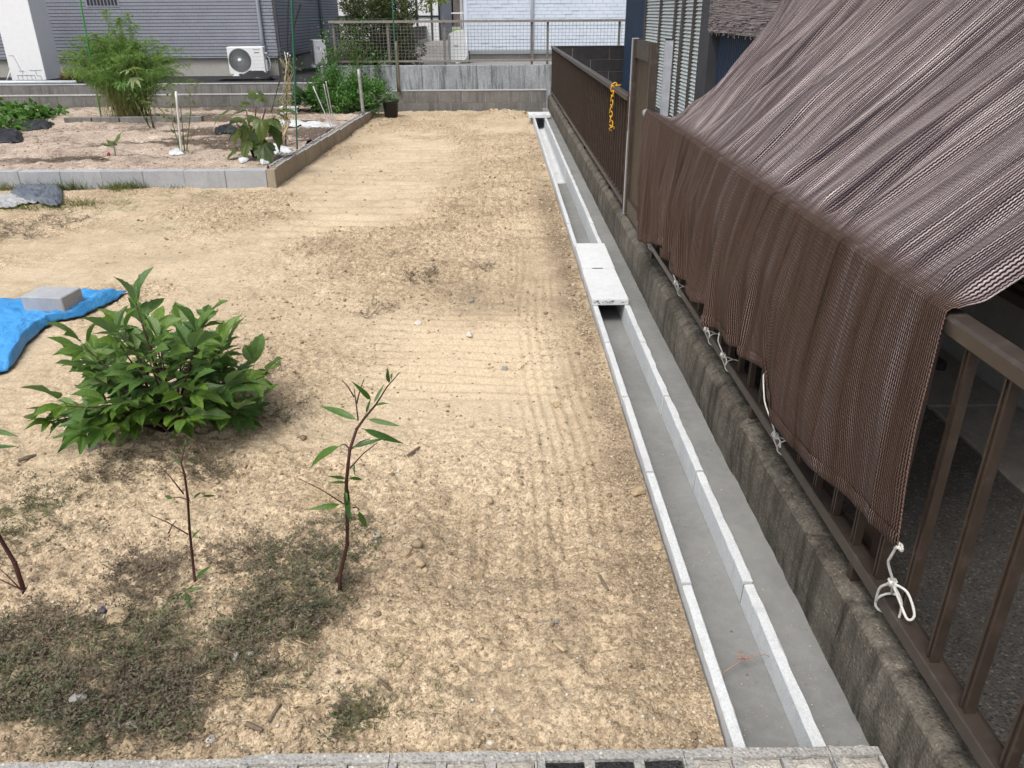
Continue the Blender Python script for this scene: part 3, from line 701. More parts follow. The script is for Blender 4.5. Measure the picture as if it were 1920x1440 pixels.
# ================================================================== FENCES, GATE, SHADE CLOTH
def baluster(h):
    b = MB(); w = 0.0095
    b.box(-w, -w, 0, w, -0.004, h); b.box(-w, 0.004, 0, w, w, h); b.box(-w + 0.003, -0.004, 0.0005, w - 0.003, 0.004, h - 0.0005)
    return b.mesh('baluster', M['bronze'])
def rail(name, parent, y0, y1, x0, x1, z0, z1, mat, r=0.004):
    b = MB(); r_ = r
    poly = [(x0 + r_, z0), (x1 - r_, z0), (x1, z0 + r_), (x1, z1 - r_), (x1 - r_, z1), (x0 + r_, z1), (x0, z1 - r_), (x0, z0 + r_)]
    b.prism(poly, y0, y1); return b.build(name, mat, parent)
def fence(label, y0, y1, zt, posts, first):
    t = thing('bronze_fence', label, 'fence', (0.852, (y0 + y1) / 2, 0.2)); ox, oy = 0.852, (y0 + y1) / 2
    bh = baluster(zt - 0.037 - 0.285)
    rail('top_rail', t, y0 - oy, y1 - oy, -0.024, 0.024, zt - 0.038 - 0.2, zt - 0.2, M['bronze_rail'], 0.006)
    rail('bottom_rail', t, y0 - oy, y1 - oy, -0.020, 0.020, 0.052, 0.086, M['bronze_rail'], 0.003)
    rail('rail_flange', t, y0 - oy, y1 - oy, 0.0205, 0.030, 0.056, 0.079, M['bronze'], 0.002)
    y = first
    while y < y1 - 0.02:
        inst('baluster', bh, t, (0.0, y - oy, 0.0855)); y += 0.127
    pm = MB(); pm.box(-0.02, -0.024, 0, 0.02, 0.024, zt - 0.04 - 0.2); pm = pm.mesh('post', M['bronze'])
    for p in posts: inst('post', pm, t, (0.051, p - oy, 0.0))
    fm = MB(); fm.box(-0.012, -0.012, 0, 0.012, 0.012, 0.052); fm = fm.mesh('foot', M['bronze'])
    for p in posts: inst('foot', fm, t, (0.0, p - oy - 0.03, 0.0))
    return t
fence('far bronze baluster fence with the yellow chain on it', 5.47, 13.95, 0.965, (6.3, 8.3, 10.3, 12.3, 13.8), 5.53)
fence('near bronze baluster fence half hidden by the shade cloth', 0.35, 4.66, 0.945, (0.6, 1.57, 2.42, 4.37), 0.422)
# grey conduit stub on the end of the near fence
b = MB(); b.tube([(0, 0, 0), (0, 0.10, 0.005), (0, 0.16, 0.004)], [0.017, 0.017, 0.016], 12); b.tube([(0, 0.11, 0.005), (0, 0.15, 0.004)], 0.023, 12); b.tube([(0, 0.04, 0.002), (0, 0.06, 0.003)], 0.020, 12)
b.tube([(0, 0.15, 0.004), (0, 0.185, 0.004)], 0.019, 12)
o = b.build('pipe_stub', M['greyplastic'], None, True, (0.845, 4.664, 0.922)); tag(o, 'short grey plastic pipe stub poking past the shade cloth corner', 'pipe')
# gate
g = thing('garden_gate', 'tall narrow bronze garden gate with silver post beside the shade cloth', 'gate', (0.87, 5.05, 0.2))
b = MB(); b.box(-0.035, 0.355, 0.0, 0.005, 0.385, 1.11); b.build('silver_post', M['alu'], g)
b = MB(); b.box(-0.032, 0.300, 0.02, 0.022, 0.352, 1.105); b.build('hinge_stile', M['bronze_rail'], g)
b = MB(); b.box(-0.022, -0.25, 0.02, 0.022, -0.20, 1.10); b.build('latch_stile', M['bronze_rail'], g)
b = MB(); b.box(-0.024, -0.199, 1.00, 0.020, 0.299, 1.10); b.build('top_rail', M['bronze_rail'], g)
b = MB(); b.box(-0.024, -0.199, 0.02, 0.020, 0.299, 0.12); b.build('bottom_rail', M['bronze_rail'], g)
for q in range(6):
    b = MB(); b.box(-0.010, -0.197 + 0.0825 * q, 0.121, 0.008, -0.197 + 0.0825 * (q + 1) - 0.004, 0.999); b.build('board', M['gatepanel'], g)
b = MB(); b.box(0.045, -0.325, 0.0, 0.085, -0.285, 1.115); b.box(0.043, -0.312, 0.01, 0.0448, -0.298, 1.11); b.build('post_cover', M['alu'], g)
b = MB(); b.box(0.047, -0.323, 1.1152, 0.083, -0.287, 1.122); b.build('post_cap', M['black'], g)
b = MB(); b.box(-0.040, 0.36, 0.55, -0.0355, 0.38, 0.80); b.build('latch_plate', M['rust'], g)
# yellow chain over the far fence rail
ch = thing('yellow_chain', 'broken yellow plastic chain hanging over the far fence rail', 'chain', (0.82, 6.12, 0.69))
def link_mesh():
    b = MB(); pts = []; a, c = 0.011, 0.019
    for k in range(17):
        t = 2 * math.pi * k / 16
        x = a * math.cos(t); z = a * math.sin(t) + (c - a if math.sin(t) >= 0 else -(c - a)); pts.append((x, 0, z))
    b.tube(pts, 0.0038, 6, False); return b.mesh('link', M['yellow'], True)
lk = link_mesh()
pz = 0.262
for k in range(8):
    inst('link', lk, ch, (-0.004 + 0.003 * math.sin(k), -0.004 * k * 0.6, pz - 0.0325 * k - (0.012 if k > 3 else 0)), (0.12 * k % 0.3, 0.1, (k % 2) * 1.5708 + 0.35 + 0.12 * k))
inst('link', lk, ch, (0.010, 0.006, 0.288), (0.2, 1.0, 0.2)); inst('link', lk, ch, (0.040, 0.010, 0.283), (1.45, 0.2, 1.5))
inst('link', lk, ch, (0.002, -0.034, -0.012), (0.7, 0.9, 0.6))

# --- shade cloth
HEM = [(4.40, 0.43), (4.36, 0.425), (4.17, 0.31), (3.90, 0.37), (3.63, 0.435), (3.56, 0.40), (3.23, 0.388), (2.98, 0.385), (2.86, 0.412), (2.79, 0.365), (2.50, 0.40), (2.17, 0.452), (2.12, 0.375), (2.04, 0.345), (1.89, 0.345), (1.53, 0.40), (1.28, 0.458)]
hy = np.array([h[0] for h in HEM][::-1]); hz = np.array([h[1] + 0.028 for h in HEM][::-1])
def cloth_pos(u, t, s):
    """u across, t: 0 at the fence rail to 1 at the hem (front), s: 0 at the rail to 1 at the house (slope)"""
    yr = 4.70 - 3.325 * u
    # front
    lean = 0.34 * np.sin(np.pi * u) ** 0.8
    yh = 4.36 - 3.08 * u
    tt = t
    yf = yr + (yh - yr) * tt + lean * tt * (1 - 0.35 * tt)
    yf = np.minimum(yf, 4.70 - 0.34 * tt + 0.02)
    zh = np.interp(yf, hy, hz)
    zf = 0.957 + (zh - 0.957) * tt
    pl = 1 - np.abs(2 * fbm(u * 19 + 0.25 * tt, tt * 0.7, 71, 2) - 1)
    pl2 = 1 - np.abs(2 * vn(u * 48, tt * 1.3, 73) - 1)
    env = tt ** 0.75
    skytone_pleat_weight = 1 - 0.65 * sstep(0.62, 0.85, u)
    tiepull = 0
    xf = 0.825 - 0.004 * tt - skytone_pleat_weight * env * (0.095 * (pl - 0.5) + 0.028 * pl2) - 0.012 * env - 0.012 * np.sin(np.pi * tt)
    # slope
    xs_ = 0.842 + 1.01 * s
    ys_ = yr + 0.45 * (1 - u) * s
    sag = np.interp(s, [0, 0.06, 0.13, 0.22, 0.335, 0.453, 0.617, 0.793, 1.0], [0, -0.030, -0.052, -0.035, 0.020, 0.125, 0.335, 0.56, 0.80])
    wl = (1 - sstep(0.0, 0.30, u))
    zs_ = 0.957 + wl * sag + (1 - wl) * (0.74 * s + 0.06 * s * s)
    amp = (0.15 * (1 - u) ** 1.5 + 0.050) * sstep(0.0, 0.30, s)
    skew = u * 13 - 1.6 * (1 - u) * s
    f1 = 1 - np.abs(2 * fbm(skew, s * 0.3, 81, 2) - 1)
    f2 = 1 - np.abs(2 * vn(u * 38 - 0.8 * s, s * 0.6, 83) - 1)
    f3 = 1 - np.abs(2 * vn(u * 85, s * 2.2, 85) - 1)
    fold = amp * (f1 - 0.5) + 0.032 * (f2 - 0.5) * sstep(0, 0.05, s) * (1 - 0.3 * s) + 0.011 * (f3 - 0.5) * sstep(0.0, 0.05, s)
    nz = 0.85; zs_ = zs_ + fold * nz; xs_ = xs_ - fold * 0.35
    return xf, yf, zf, xs_, ys_, zs_
def make_cloth():
    t_ = thing('shade_cloth', 'brown knitted shade cloth slung from the house over the fence', 'shade cloth', (0.85, 3.0, 0.95))
    nu = 620; nt = 110; ns = 130
    u = np.linspace(0, 1, nu)
    def rows(kind, arr):
        U, A = np.meshgrid(u, arr); z0 = np.zeros_like(A)
        xf, yf, zf, xs_, ys_, zs_ = cloth_pos(U, A if kind == 'f' else z0, A if kind == 's' else z0)
        return (np.stack([xf, yf, zf], -1) if kind == 'f' else np.stack([xs_, ys_, zs_], -1)), U
    tf = np.linspace(0, 1, nt)[::-1]; ss = np.linspace(0, 1, ns) ** 1.15
    PF, UF = rows('f', tf); PS, US = rows('s', ss)
    # rounded bend over the rail
    Pm = np.concatenate([PF, PS], 0); Um = np.concatenate([UF, US], 0)
    for _ in range(2):
        i = nt - 1
        Pm[i] = (Pm[i-1] + Pm[i+1]) / 2 + np.array([0, 0, 0.003]); Pm[i+1] = (Pm[i] + Pm[i+2]) / 2 + np.array([0, 0, 0.002])
    d = np.linalg.norm(np.diff(Pm, axis=0), axis=2); vv = np.concatenate([np.zeros((1, nu)), np.cumsum(np.median(d, axis=1))[:, None].repeat(nu, 1)], 0)
    uv = np.stack([Um * 4.0, vv], -1).reshape(-1, 2)
    V = Pm.reshape(-1, 3) - np.array([0.85, 3.0, 0.95])
    F = grid_faces(nt + ns, nu)
    m = np_mesh('cloth', V, F, M['cloth'], True, uv, {'skytone_pleat_weight': np.concatenate([np.zeros(nt * nu), sstep(-0.01, 0.05, ss).repeat(nu)])})  # weight is full on the slope, where the sky-lit tone is painted
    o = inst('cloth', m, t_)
    sm = o.modifiers.new('thickness', 'SOLIDIFY'); sm.thickness = 0.002; sm.offset = 0
    # doubled hem along the bottom edge
    th = np.linspace(1.0, 0.925, 9); PH, UH = rows('f', th)
    PH = PH.copy(); PH[:, :, 0] -= 0.004 + 0.0025 * np.sin(np.linspace(0, np.pi, 9))[:, None]
    PH[0, :, 0] += 0.006
    VH = PH.reshape(-1, 3) - np.array([0.85, 3.0, 0.95])
    inst('hem', np_mesh('hem', VH, grid_faces(9, nu), M['cloth'], True, np.stack([UH * 4.0, (th[:, None] * 0.35).repeat(nu, 1)], -1).reshape(-1, 2)), t_)
    return t_
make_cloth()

# --- rope ties
def rope_tie(label, y, zhem, yr, big=False):
    t = thing('tie_rope', label, 'rope', (0.79, y, zhem), 'white ropes tying the cloth hem to the rail')
    r = 0.0029 if big else 0.0023
    b = MB(); e = Vector((0.829, yr, 0.262)) - Vector((0.79, y, zhem))
    k = Vector((0.018 if not big else 0.055, e.y, e.z + 0.055))
    if big: k = Vector((0.03, e.y - 0.055, e.z + 0.10))
    mid = k * 0.5 + Vector((-0.012, 0.008, 0.0))
    pts = [Vector((0.0, 0, 0.012)), Vector((-0.004, 0.002, 0)), mid * 0.6 + Vector((-0.004, 0, 0)), mid, k * 0.8 + mid * 0.15, k]
    b.rope(pts, r, 7); b.build('strand', M['rope'], t, True)
    # loop round the rail
    b = MB(); cx, cz = 0.852 - 0.79, 0.269 - zhem; lp = []
    for q in range(17):
        a = 2 * math.pi * q / 16 + 0.4
        lp.append((cx + (0.027 + r) * math.cos(a), e.y + 0.014 * math.sin(a * 0.5) - (0.02 if big else 0), cz + (0.024 + r) * math.sin(a)))
    b.tube(lp, r, 7); b.rope([k, lp[3]], r, 6); b.rope([k, (k + Vector(lp[6])) / 2 + Vector((-0.012, 0, 0.01)), lp[7]], r, 6); b.build('loop', M['rope'], t, True)
    b = MB()
    for q in range(3):
        pts = [k + Vector((math.cos(a + q * 2.1) * 0.008, math.sin(a * 2 + q) * 0.005, math.sin(a + q) * 0.008)) for a in np.linspace(0, 5.5, 9)]
        b.rope(pts, r * 1.15, 6)
    b.build('knot', M['rope'], t, True)
    b = MB()
    if big:
        b.rope([k, k + Vector((0.02, -0.025, -0.004)), k + Vector((0.03, -0.052, -0.04)), k + Vector((0.02, -0.048, -0.055)), k + Vector((0.01, -0.02, -0.028)), k], r, 6)
        b.rope([k, k + Vector((0.02, -0.015, -0.04)), k + Vector((0.02, -0.02, -0.085))], r, 6)
        b.build('bow', M['rope'], t, True); b = MB()
        hk = [Vector((0, 0, 0.0)) + Vector((math.cos(a) * 0.006, math.sin(a) * 0.006, 0.004 * math.sin(2 * a))) for a in np.linspace(0, 6.2, 9)]
        b.rope(hk, r * 1.3, 6); b.build('hem_knot', M['rope'], t, True); return
    else:
        b.rope([k, k + Vector((0.006, -0.02, -0.004)), k + Vector((0.004, -0.035, -0.02))], r, 6)
        b.rope([k, k + Vector((-0.002, 0.018, 0.004)), k + Vector((-0.004, 0.028, -0.014))], r * 0.9, 6)
    b.build('bow', M['rope'], t, True)
rope_tie('white rope tie at the far lower corner of the shade cloth', 4.30, 0.415, 4.33)
rope_tie('second white rope tie from the gate, holding the scalloped hem', 3.60, 0.44, 3.52)
rope_tie('white rope tie where the hem hangs lowest near the middle', 2.86, 0.43, 2.92)
rope_tie('white rope tie with short bow just behind the large hanging panel', 2.66, 0.415, 2.66)
rope_tie('white rope tie at the notch where the large cloth panel begins', 2.16, 0.46, 2.05)
rope_tie('long white rope with a big loose bow at the near corner of the cloth', 1.285, 0.485, 1.38, True)

# ================================================================== THE HOUSE ON THE RIGHT AND ITS ALLEY
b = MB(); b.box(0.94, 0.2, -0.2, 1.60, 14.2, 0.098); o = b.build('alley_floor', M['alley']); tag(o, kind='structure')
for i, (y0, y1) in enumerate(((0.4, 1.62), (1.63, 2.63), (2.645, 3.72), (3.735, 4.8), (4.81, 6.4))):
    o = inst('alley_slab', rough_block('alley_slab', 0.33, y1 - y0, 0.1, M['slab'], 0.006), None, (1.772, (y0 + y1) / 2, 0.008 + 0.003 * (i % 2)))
    tag(o, kind='structure')
h = thing('house', 'house with pale louvred shutters and navy cladding beyond the bronze fence', 'house', (1.95, 7.0, 0.1))
def hpart(name, mat, *bx): 
    b = MB()
    for q in bx: b.box(q[0]-1.95, q[1]-7.0, q[2]-0.1, q[3]-1.95, q[4]-7.0, q[5]-0.1)
    return b.build(name, mat, h)
hpart('foundation', M['foundation'], (1.94, 0.2, -0.1, 2.2, 13.0, 0.45))
hpart('wall', M['charcoal'], (1.962, 0.2, 0.452, 2.3, 5.96, 0.47), (1.962, 0.2, 1.9, 2.3, 7.70, 3.0), (1.962, 3.9, 0.47, 2.3, 6.20, 1.9))
hpart('window_glass', M['glass'], (1.985, 0.2, 0.56, 2.0, 3.9, 1.9))
hpart('window_sill', M['bronze_rail'], (1.90, 0.2, 0.47, 1.984, 3.9, 0.505))
hpart('window_track', M['bronze'], (1.935, 0.2, 0.506, 1.984, 3.9, 0.53))
hpart('window_frame', M['bronze_rail'], (1.955, 0.2, 0.531, 1.984, 3.9, 0.559))
hpart('sill_apron', M['bronze'], (1.925, 0.2, 0.455, 1.961, 3.9, 0.469))
hpart('pillar', M['charcoal'], (1.86, 7.63, -0.1, 2.2, 8.02, 3.0))
def corr(name, y0, y1, x, z0, z1, pitch, amp, mat):
    b = MB(); n = int((y1 - y0) / (pitch / 4)); vs_ = []
    for i in range(n + 1):
        y = y0 + (y1 - y0) * i / n; xx = x + amp * (1 if (i % 4) in (0, 1) else -1)
        vs_ += [(xx - 1.95, y - 7, z0 - 0.1), (xx - 1.95, y - 7, z1 - 0.1)]
    b.add(vs_, [(2*i, 2*i+2, 2*i+3, 2*i+1) for i in range(n)]); return b.build(name, mat, h)
corr('corrugated_panel', 6.2, 7.629, 1.955, 0.45, 1.9, 0.055, 0.006, M['navy'])
corr('corrugated_cladding', 11.30, 13.05, 1.90, -0.1, 3.0, 0.075, 0.008, M['navy'])
hpart('corner_wall', M['navy'], (1.91, 13.051, -0.1, 2.6, 13.2, 3.0))
hpart('backing', M['charcoal'], (1.962, 8.02, 0.451, 2.2, 13.0, 3.0))
ft = M['shutterframe']
hpart('shutter_sill', ft, (1.85, 8.021, 0.36, 1.96, 11.299, 0.40)); hpart('shutter_head', ft, (1.87, 8.021, 1.94, 1.95, 11.299, 2.0))
cols = [(8.05, 8.41), (8.45, 8.90), (8.98, 9.30), (9.36, 10.18), (10.23, 11.22)]
for y in (8.022, 8.412, 8.905, 9.302, 10.183, 11.225): 
    w = {8.905: 0.072, 9.302: 0.056}.get(y, 0.034 if y not in (8.022, 11.225) else 0.026)
    hpart('shutter_stile', ft, (1.872, y, 0.401, 1.93, y + w, 1.939))
for (y0, y1) in cols:
    b = MB(); L = y1 - y0; a = R(60)
    for (dx, dz) in ((0, 0),):
        c, s_ = math.cos(a) * 0.0225, math.sin(a) * 0.0185
        b.add([(-c, 0, -s_), (-c, L, -s_), (c, L, s_), (c, 0, s_), (-c + .004, 0, -s_ - .003), (-c + .004, L, -s_ - .003), (c + .004, L, s_ - .003), (c + .004, 0, s_ - .003)],
              [(0, 1, 2, 3), (7, 6, 5, 4), (0, 4, 5, 1), (1, 5, 6, 2), (2, 6, 7, 3), (3, 7, 4, 0)])
    me = b.mesh('louvre_slat', M['slat'])
    for k in range(43):
        inst('louvre_slat', me, h, (1.905 - 1.95, y0 + 0.002 - 7.0, 0.43 + 0.0352 * k - 0.1))
hpart('roof', M['roof'], (1.35, -0.5, 3.0, 3.6, 13.6, 3.12))  # out of view; eave overhang added to shade the alley
hpart('side_wall', M['charcoal'], (2.2, 0.2, 0.0, 3.4, 13.0, 2.999))
wf = [c for c in h.children if c.name.startswith('window_frame')][0]
sf = [c for c in h.children if c.name.startswith('shutter_head')][0]
for c in list(h.children):
    if c.name.split('.')[0] in ('window_glass', 'window_sill', 'window_track', 'sill_apron'): c.parent = wf
    if c.name.split('.')[0] in ('louvre_slat', 'shutter_stile', 'shutter_sill'): c.parent = sf
# reed screen
rs_ = thing('reed_screen', 'frayed reed screen hanging on the house wall above the shade cloth', 'reed screen', (1.86, 6.9, 1.3))
b = MB(); r = random.Random(5)
for k in range(105):
    z = 0.0 + k * 0.0062; y = -1.1
    while y < 0.78:
        L = r.uniform(0.15, 0.6); y2 = min(y + L, 0.80 + r.uniform(-0.015, 0.012))
        q = r.uniform(-0.004, 0.004); b.bar((q - 0.012 * math.sin(k * .13), y, z + r.uniform(-.003, .003) - 0.006 * (0.78 - y)), (r.uniform(-.005, .005), y2, z + r.uniform(-.003, .003) - 0.006 * (0.78 - y2)), 0.005, 0.0055); y = y2
o = b.build('reeds', M['reed'], rs_); tag(o, kind='stuff')
b = MB()
for k in range(40):
    y = r.uniform(-0.9, 0.78); b.bar((r.uniform(-.004, .004), y, -0.004), (r.uniform(-.006, .006), y + r.uniform(-.03, .03), -0.004 - r.uniform(0.01, 0.035)), 0.003, 0.003)
o = b.build('frayed_ends', M['reed'], rs_); tag(o, kind='stuff')
b = MB(); b.box(0.012, -1.1, -0.01, 0.016, 0.78, 0.62); b.build('backing_cord', M['brownfence'], rs_)
# sandal on the alley slab
b = MB(); pts = [(0.045 * math.cos(a) * (1.0 if math.cos(a) > 0 else 0.85), 0.11 * math.sin(a)) for a in np.linspace(0, 6.2832, 19)[:-1]]
k = len(pts); b.add([(x, y, 0) for x, y in pts] + [(x, y, 0.022 + 0.008 * (y < 0)) for x, y in pts], [(i, (i+1) % k, k+(i+1) % k, k+i) for i in range(k)] + [tuple(range(k)), tuple(range(k, 2*k))])
sd = thing('sandal', 'black sandal lying on the alley slab behind the near fence', 'sandal', (1.77, 3.05, 0.112))
sd.rotation_euler.z = 0.5; b.build('sole', M['black'], sd)
b = MB(); b.tube([(-0.043, 0.03, 0.015), (-0.03, 0.035, 0.05), (0, 0.04, 0.065), (0.03, 0.035, 0.05), (0.043, 0.03, 0.015)], 0.010, 6); b.build('strap', M['black'], sd, True)

# ================================================================== BACKGROUND
def siding(name, parent, x0, x1, z0, z1, y, rowh, blen, mat, gap=0.012, proud=0.010, axis='x', jit=0.0, joint=0.003):
    """courses of brick-like siding panels standing proud of the wall; axis x: faces -Y, axis y: faces +X"""
    b = MB(); r = random.Random(2); z = z0; k = 0
    while z + rowh <= z1 + 1e-6:
        x = x0 - (blen * 0.37 * k) % blen
        while x < x1:
            a, c = max(x, x0), min(x + blen - joint, x1)
            if c - a > 0.01:
                p = proud + r.uniform(-jit, jit)
                if axis == 'x': b.box(a, y - p, z, c, y, z + rowh - gap)
                else: b.box(y, a, z, y + p, c, z + rowh - gap)
            x += blen
        z += rowh; k += 1
    o = b.build(name, mat, parent); tag(o, kind='stuff'); return o
gh = thing('house', 'grey clapboard house with an air conditioner at its foot, at the back left', 'house', (-8.0, 20.0, 0.235))
def bpart(t, name, mat, *bx):
    b = MB(); L = t.location
    for q in bx: b.box(q[0]-L.x, q[1]-L.y, q[2]-L.z, q[3]-L.x, q[4]-L.y, q[5]-L.z)
    return b.build(name, mat, t)
bpart(gh, 'wall', M['sidingback'], (-16, 18.50, 0.62, -4.78, 26.0, 5.5))
bpart(gh, 'foundation', M['paint_found'], (-15.98, 18.53, 0.0, -4.81, 25.9, 0.60))
bpart(gh, 'sill_flashing', M['siding'], (-16, 18.46, 0.60, -4.74, 18.499, 0.62), (-4.779, 18.46, 0.60, -4.74, 26, 0.62))
siding('siding', gh, -4.0, 3.22, 0.40, 2.6, -1.50, 0.066, 0.155, M['siding'])
siding('siding', gh, -1.5, 5.9, 0.40, 2.6, 3.22, 0.066, 0.60, M['siding'], axis='y')
bpart(gh, 'roof', M['roof'], (-16.6, 17.9, 5.5, -4.2, 26.6, 5.8))
b = MB(); b.tube([(-5.06 + 8, -1.56, 0.02), (-5.06 + 8, -1.56, 5.2)], 0.036, 12); b.build('downpipe', M['whitepipe'], gh, True)
b = MB(); b.box(3.255, -1.545, -0.02, 3.30, -1.50, 5.2); b.build('corner_trim', M['charcoal'], gh)
b = MB(); b.tube([(3.27, 3.2, 0.1), (3.27, 3.2, 5.2)], 0.04, 10); b.build('downpipe', M['siding'], gh, True)
for q in range(9):
    b = MB(); b.box(-0.62 + 0.072 * q, -1.528, 1.40, -0.575 + 0.072 * q, -1.512, 1.56); b.build('vent_louvre', M['sidingback'], gh)
bpart(gh, 'vent_frame', M['siding'], (-8.66, 18.482, 1.60, -7.96, 18.487, 1.83))
# white tank cabinet
tk = thing('water_heater_tank', 'tall white water heater cabinet on the terrace at the left edge', 'water heater', (-9.38, 17.2, 0.236))
b = MB(); b.box(-0.34, -0.22, 0.05, 0.34, 0.42, 2.1); b.build('cabinet', M['white'], tk)
b = MB(); b.box(-0.30, -0.18, 0.0, 0.30, 0.38, 0.05); b.build('base', M['greyplastic'], tk)
b = MB(); b.box(0.30, -0.225, 0.06, 0.335, -0.2205, 2.08); b.build('edge_trim', M['white'], tk)
b = MB()
for (x0, z0, x1, z1) in ((-0.29, 0.50, -0.20, 0.50), (-0.20, 0.50, -0.12, 0.22), (-0.16, 0.22, -0.06, 0.22), (-0.10, 0.22, -0.10, 0.16), (0.05, 0.23, 0.28, 0.23), (0.16, 0.22, 0.17, 0.13), (0.17, 0.13, 0.24, 0.13), (0.24, 0.13, 0.25, 0.06), (-0.22, 0.14, 0.12, 0.14), (-0.22, 0.14, -0.21, 0.06), (-0.13, 0.14, -0.12, 0.06), (-0.04, 0.14, -0.03, 0.06), (0.05, 0.14, 0.06, 0.06), (0.12, 0.14, 0.13, 0.06)):
    b.bar((x0, -0.223, z0), (x1, -0.223, z1), 0.006, 0.006, (0, 1, 0))
b.build('panel_seams', M['greyplastic'], tk)
b = MB(); b.tube([(-0.42, 0.1, 0.75), (-0.41, 0.0, 0.45), (-0.37, -0.1, 0.28), (-0.45, -0.12, 0.12), (-0.52, -0.12, 0.02)], 0.014, 8)
b.tube([(-0.46, 0.1, 0.75), (-0.45, 0.0, 0.45), (-0.41, -0.08, 0.28), (-0.36, -0.1, 0.15), (-0.35, -0.08, 0.02)], 0.014, 8); b.build('hoses', M['white'], tk, True)
b = MB(); b.tube([(-11.5, 16.55, 0.275), (-8.25, 16.55, 0.268)], 0.036, 12); o = b.build('drain_pipe', M['whitepipe'], None, True); tag(o, 'white pipe lying on the terrace edge below the water heater', 'pipe')
b = MB(); b.lathe([(0.0, 0.01), (0.10, 0.0), (0.14, 0.02), (0.185, 0.12), (0.20, 0.17), (0.19, 0.175), (0.17, 0.13), (0.0, 0.12)]); o = b.build('planter_bowl', M['clay'], None, True, (-8.55, 16.95, 0.236)); tag(o, 'brown glazed planter bowl beside the white water heater', 'planter')
# air conditioner units
def ac_unit(label, loc, rot, fan=True):
    t = thing('air_conditioner', label, 'air conditioner', loc); t.rotation_euler.z = rot
    w, d, hh = 0.74, 0.28, 0.53
    me = rough_block('casing', w, d, hh, M['white'], 0.012); inst('casing', me, t, (0, 0, 0.07))
    yf = -d / 2
    fx = -0.13
    b = MB(); b.lathe([(0.0, 0), (0.215, 0), (0.222, 0.006), (0.23, 0.0)], n=40); o = b.build('fan_opening', M['darkgrille'], t, True, (fx, yf - 0.002, 0.34)); o.rotation_euler.x = R(90)
    b = MB()
    for k in range(34):
        a0 = 2 * math.pi * k / 34; pts = [(fx + rr * math.cos(a0 + 1.9 * rr), yf - 0.012, 0.34 + rr * math.sin(a0 + 1.9 * rr)) for rr in np.linspace(0.04, 0.212, 6)]
        b.tube(pts, 0.0034, 4)
    for rr in (0.08, 0.125, 0.17, 0.213): b.tube([(fx + rr * math.cos(a), yf - 0.012, 0.34 + rr * math.sin(a)) for a in np.linspace(0, 2 * math.pi, 33)], 0.0028, 4)
    b.build('fan_guard', M['guard'], t)
    b = MB(); b.lathe([(0, 0.012), (0.036, 0.012), (0.040, 0)], n=20); o = b.build('hub', M['white'], t, True, (fx, yf - 0.012, 0.34)); o.rotation_euler.x = R(90)
    for q in range(5):
        b = MB(); b.box(0.13, yf - 0.0012, 0.12 + 0.072 * q, 0.345, yf + 0.004, 0.123 + 0.072 * q); b.build('front_seam', M['greyplastic'], t)
    b = MB(); b.box(0.18, yf - 0.0012, 0.475, 0.28, yf + 0.004, 0.493); b.build('badge', M['darkgrille'], t)
    for sx in (-0.24, 0.22):
        b = MB(); b.box(sx - 0.07, -0.19, 0.0, sx + 0.07, 0.19, 0.045); b.box(sx - 0.045, -0.17, 0.045, sx + 0.045, 0.17, 0.07); b.build('foot', M['white'], t)
    b = MB(); b.box(w / 2 + 0.002, -0.09, 0.12, w / 2 + 0.035, 0.08, 0.34); b.tube([(w/2 + .02, 0, .42), (w/2 + .07, 0, .38), (w/2 + .09, 0.02, .25), (w/2 + .05, .05, .12)], 0.014, 7); b.tube([(w/2, -0.04, .47), (w/2 + .05, -0.04, .46)], 0.022, 8)
    b.build('valve_cover', M['white'], t)
    for sx in range(9):
        if fan: break
        b = MB(); b.box(-w/2 - 0.003, -0.11, 0.13 + 0.045 * sx, -w/2 + 0.002, 0.10, 0.155 + 0.045 * sx); b.build('side_louvre', M['darkgrille'], t)
    ca = [c for c in t.children if c.name.startswith('casing')][0]
    for c in list(t.children):
        if c.name.split('.')[0] in ('front_seam', 'side_louvre', 'fan_opening', 'fan_guard', 'hub', 'badge'): c.parent = ca; c.location.z -= 0.07
    return t
ac = ac_unit('white air conditioner unit with a round fan, facing the vegetable bed', (-5.33, 18.10, 0.236), 0.10)
cu = bpy.data.curves.new('brand', 'FONT'); cu.body = 'Panasonic'; cu.size = 0.034; cu.align_x = 'CENTER'; cu.extrude = 0.0006
txt = bpy.data.objects.new('brand_text', cu); link(txt)
bpy.context.view_layer.update(); dg = bpy.context.evaluated_depsgraph_get()
tm = bpy.data.meshes.new_from_object(txt.evaluated_get(dg)); bpy.data.objects.remove(txt)
tm.materials.clear(); tm.materials.append(M['darkgrille'])
o = inst('brand_lettering', tm, ac, (0.235, -0.1415, 0.535), (R(90), 0, 0))
ac_unit('second white air conditioner seen end-on behind the vine leaves', (-4.28, 20.3, 0.30), R(-72), False)
b = MB(); n = 9; vs_ = [(-0.5 + i / (n-1) * 1.15, -0.25 + 0.5 * j / 4, 0.02 + 0.05 * random.random() + (0.10 if 3 < i < 7 and j > 1 else 0)) for i in range(n) for j in range(5)]
b.add(vs_, [(i*5+j, (i+1)*5+j, (i+1)*5+j+1, i*5+j+1) for i in range(n-1) for j in range(4)])
o = b.build('weed_sheet', M['terrace'], None, True, (-5.25, 17.35, 0.236)); tag(o, 'crumpled black weed sheet in front of the air conditioner', 'sheet')
o = inst('drain_cover', rough_block('drain_cover', 0.34, 0.3, 0.05, M['block']), None, (-3.5, 17.3, 0.236)); tag(o, 'small grey concrete drain box on the terrace near the vines', 'drain cover')

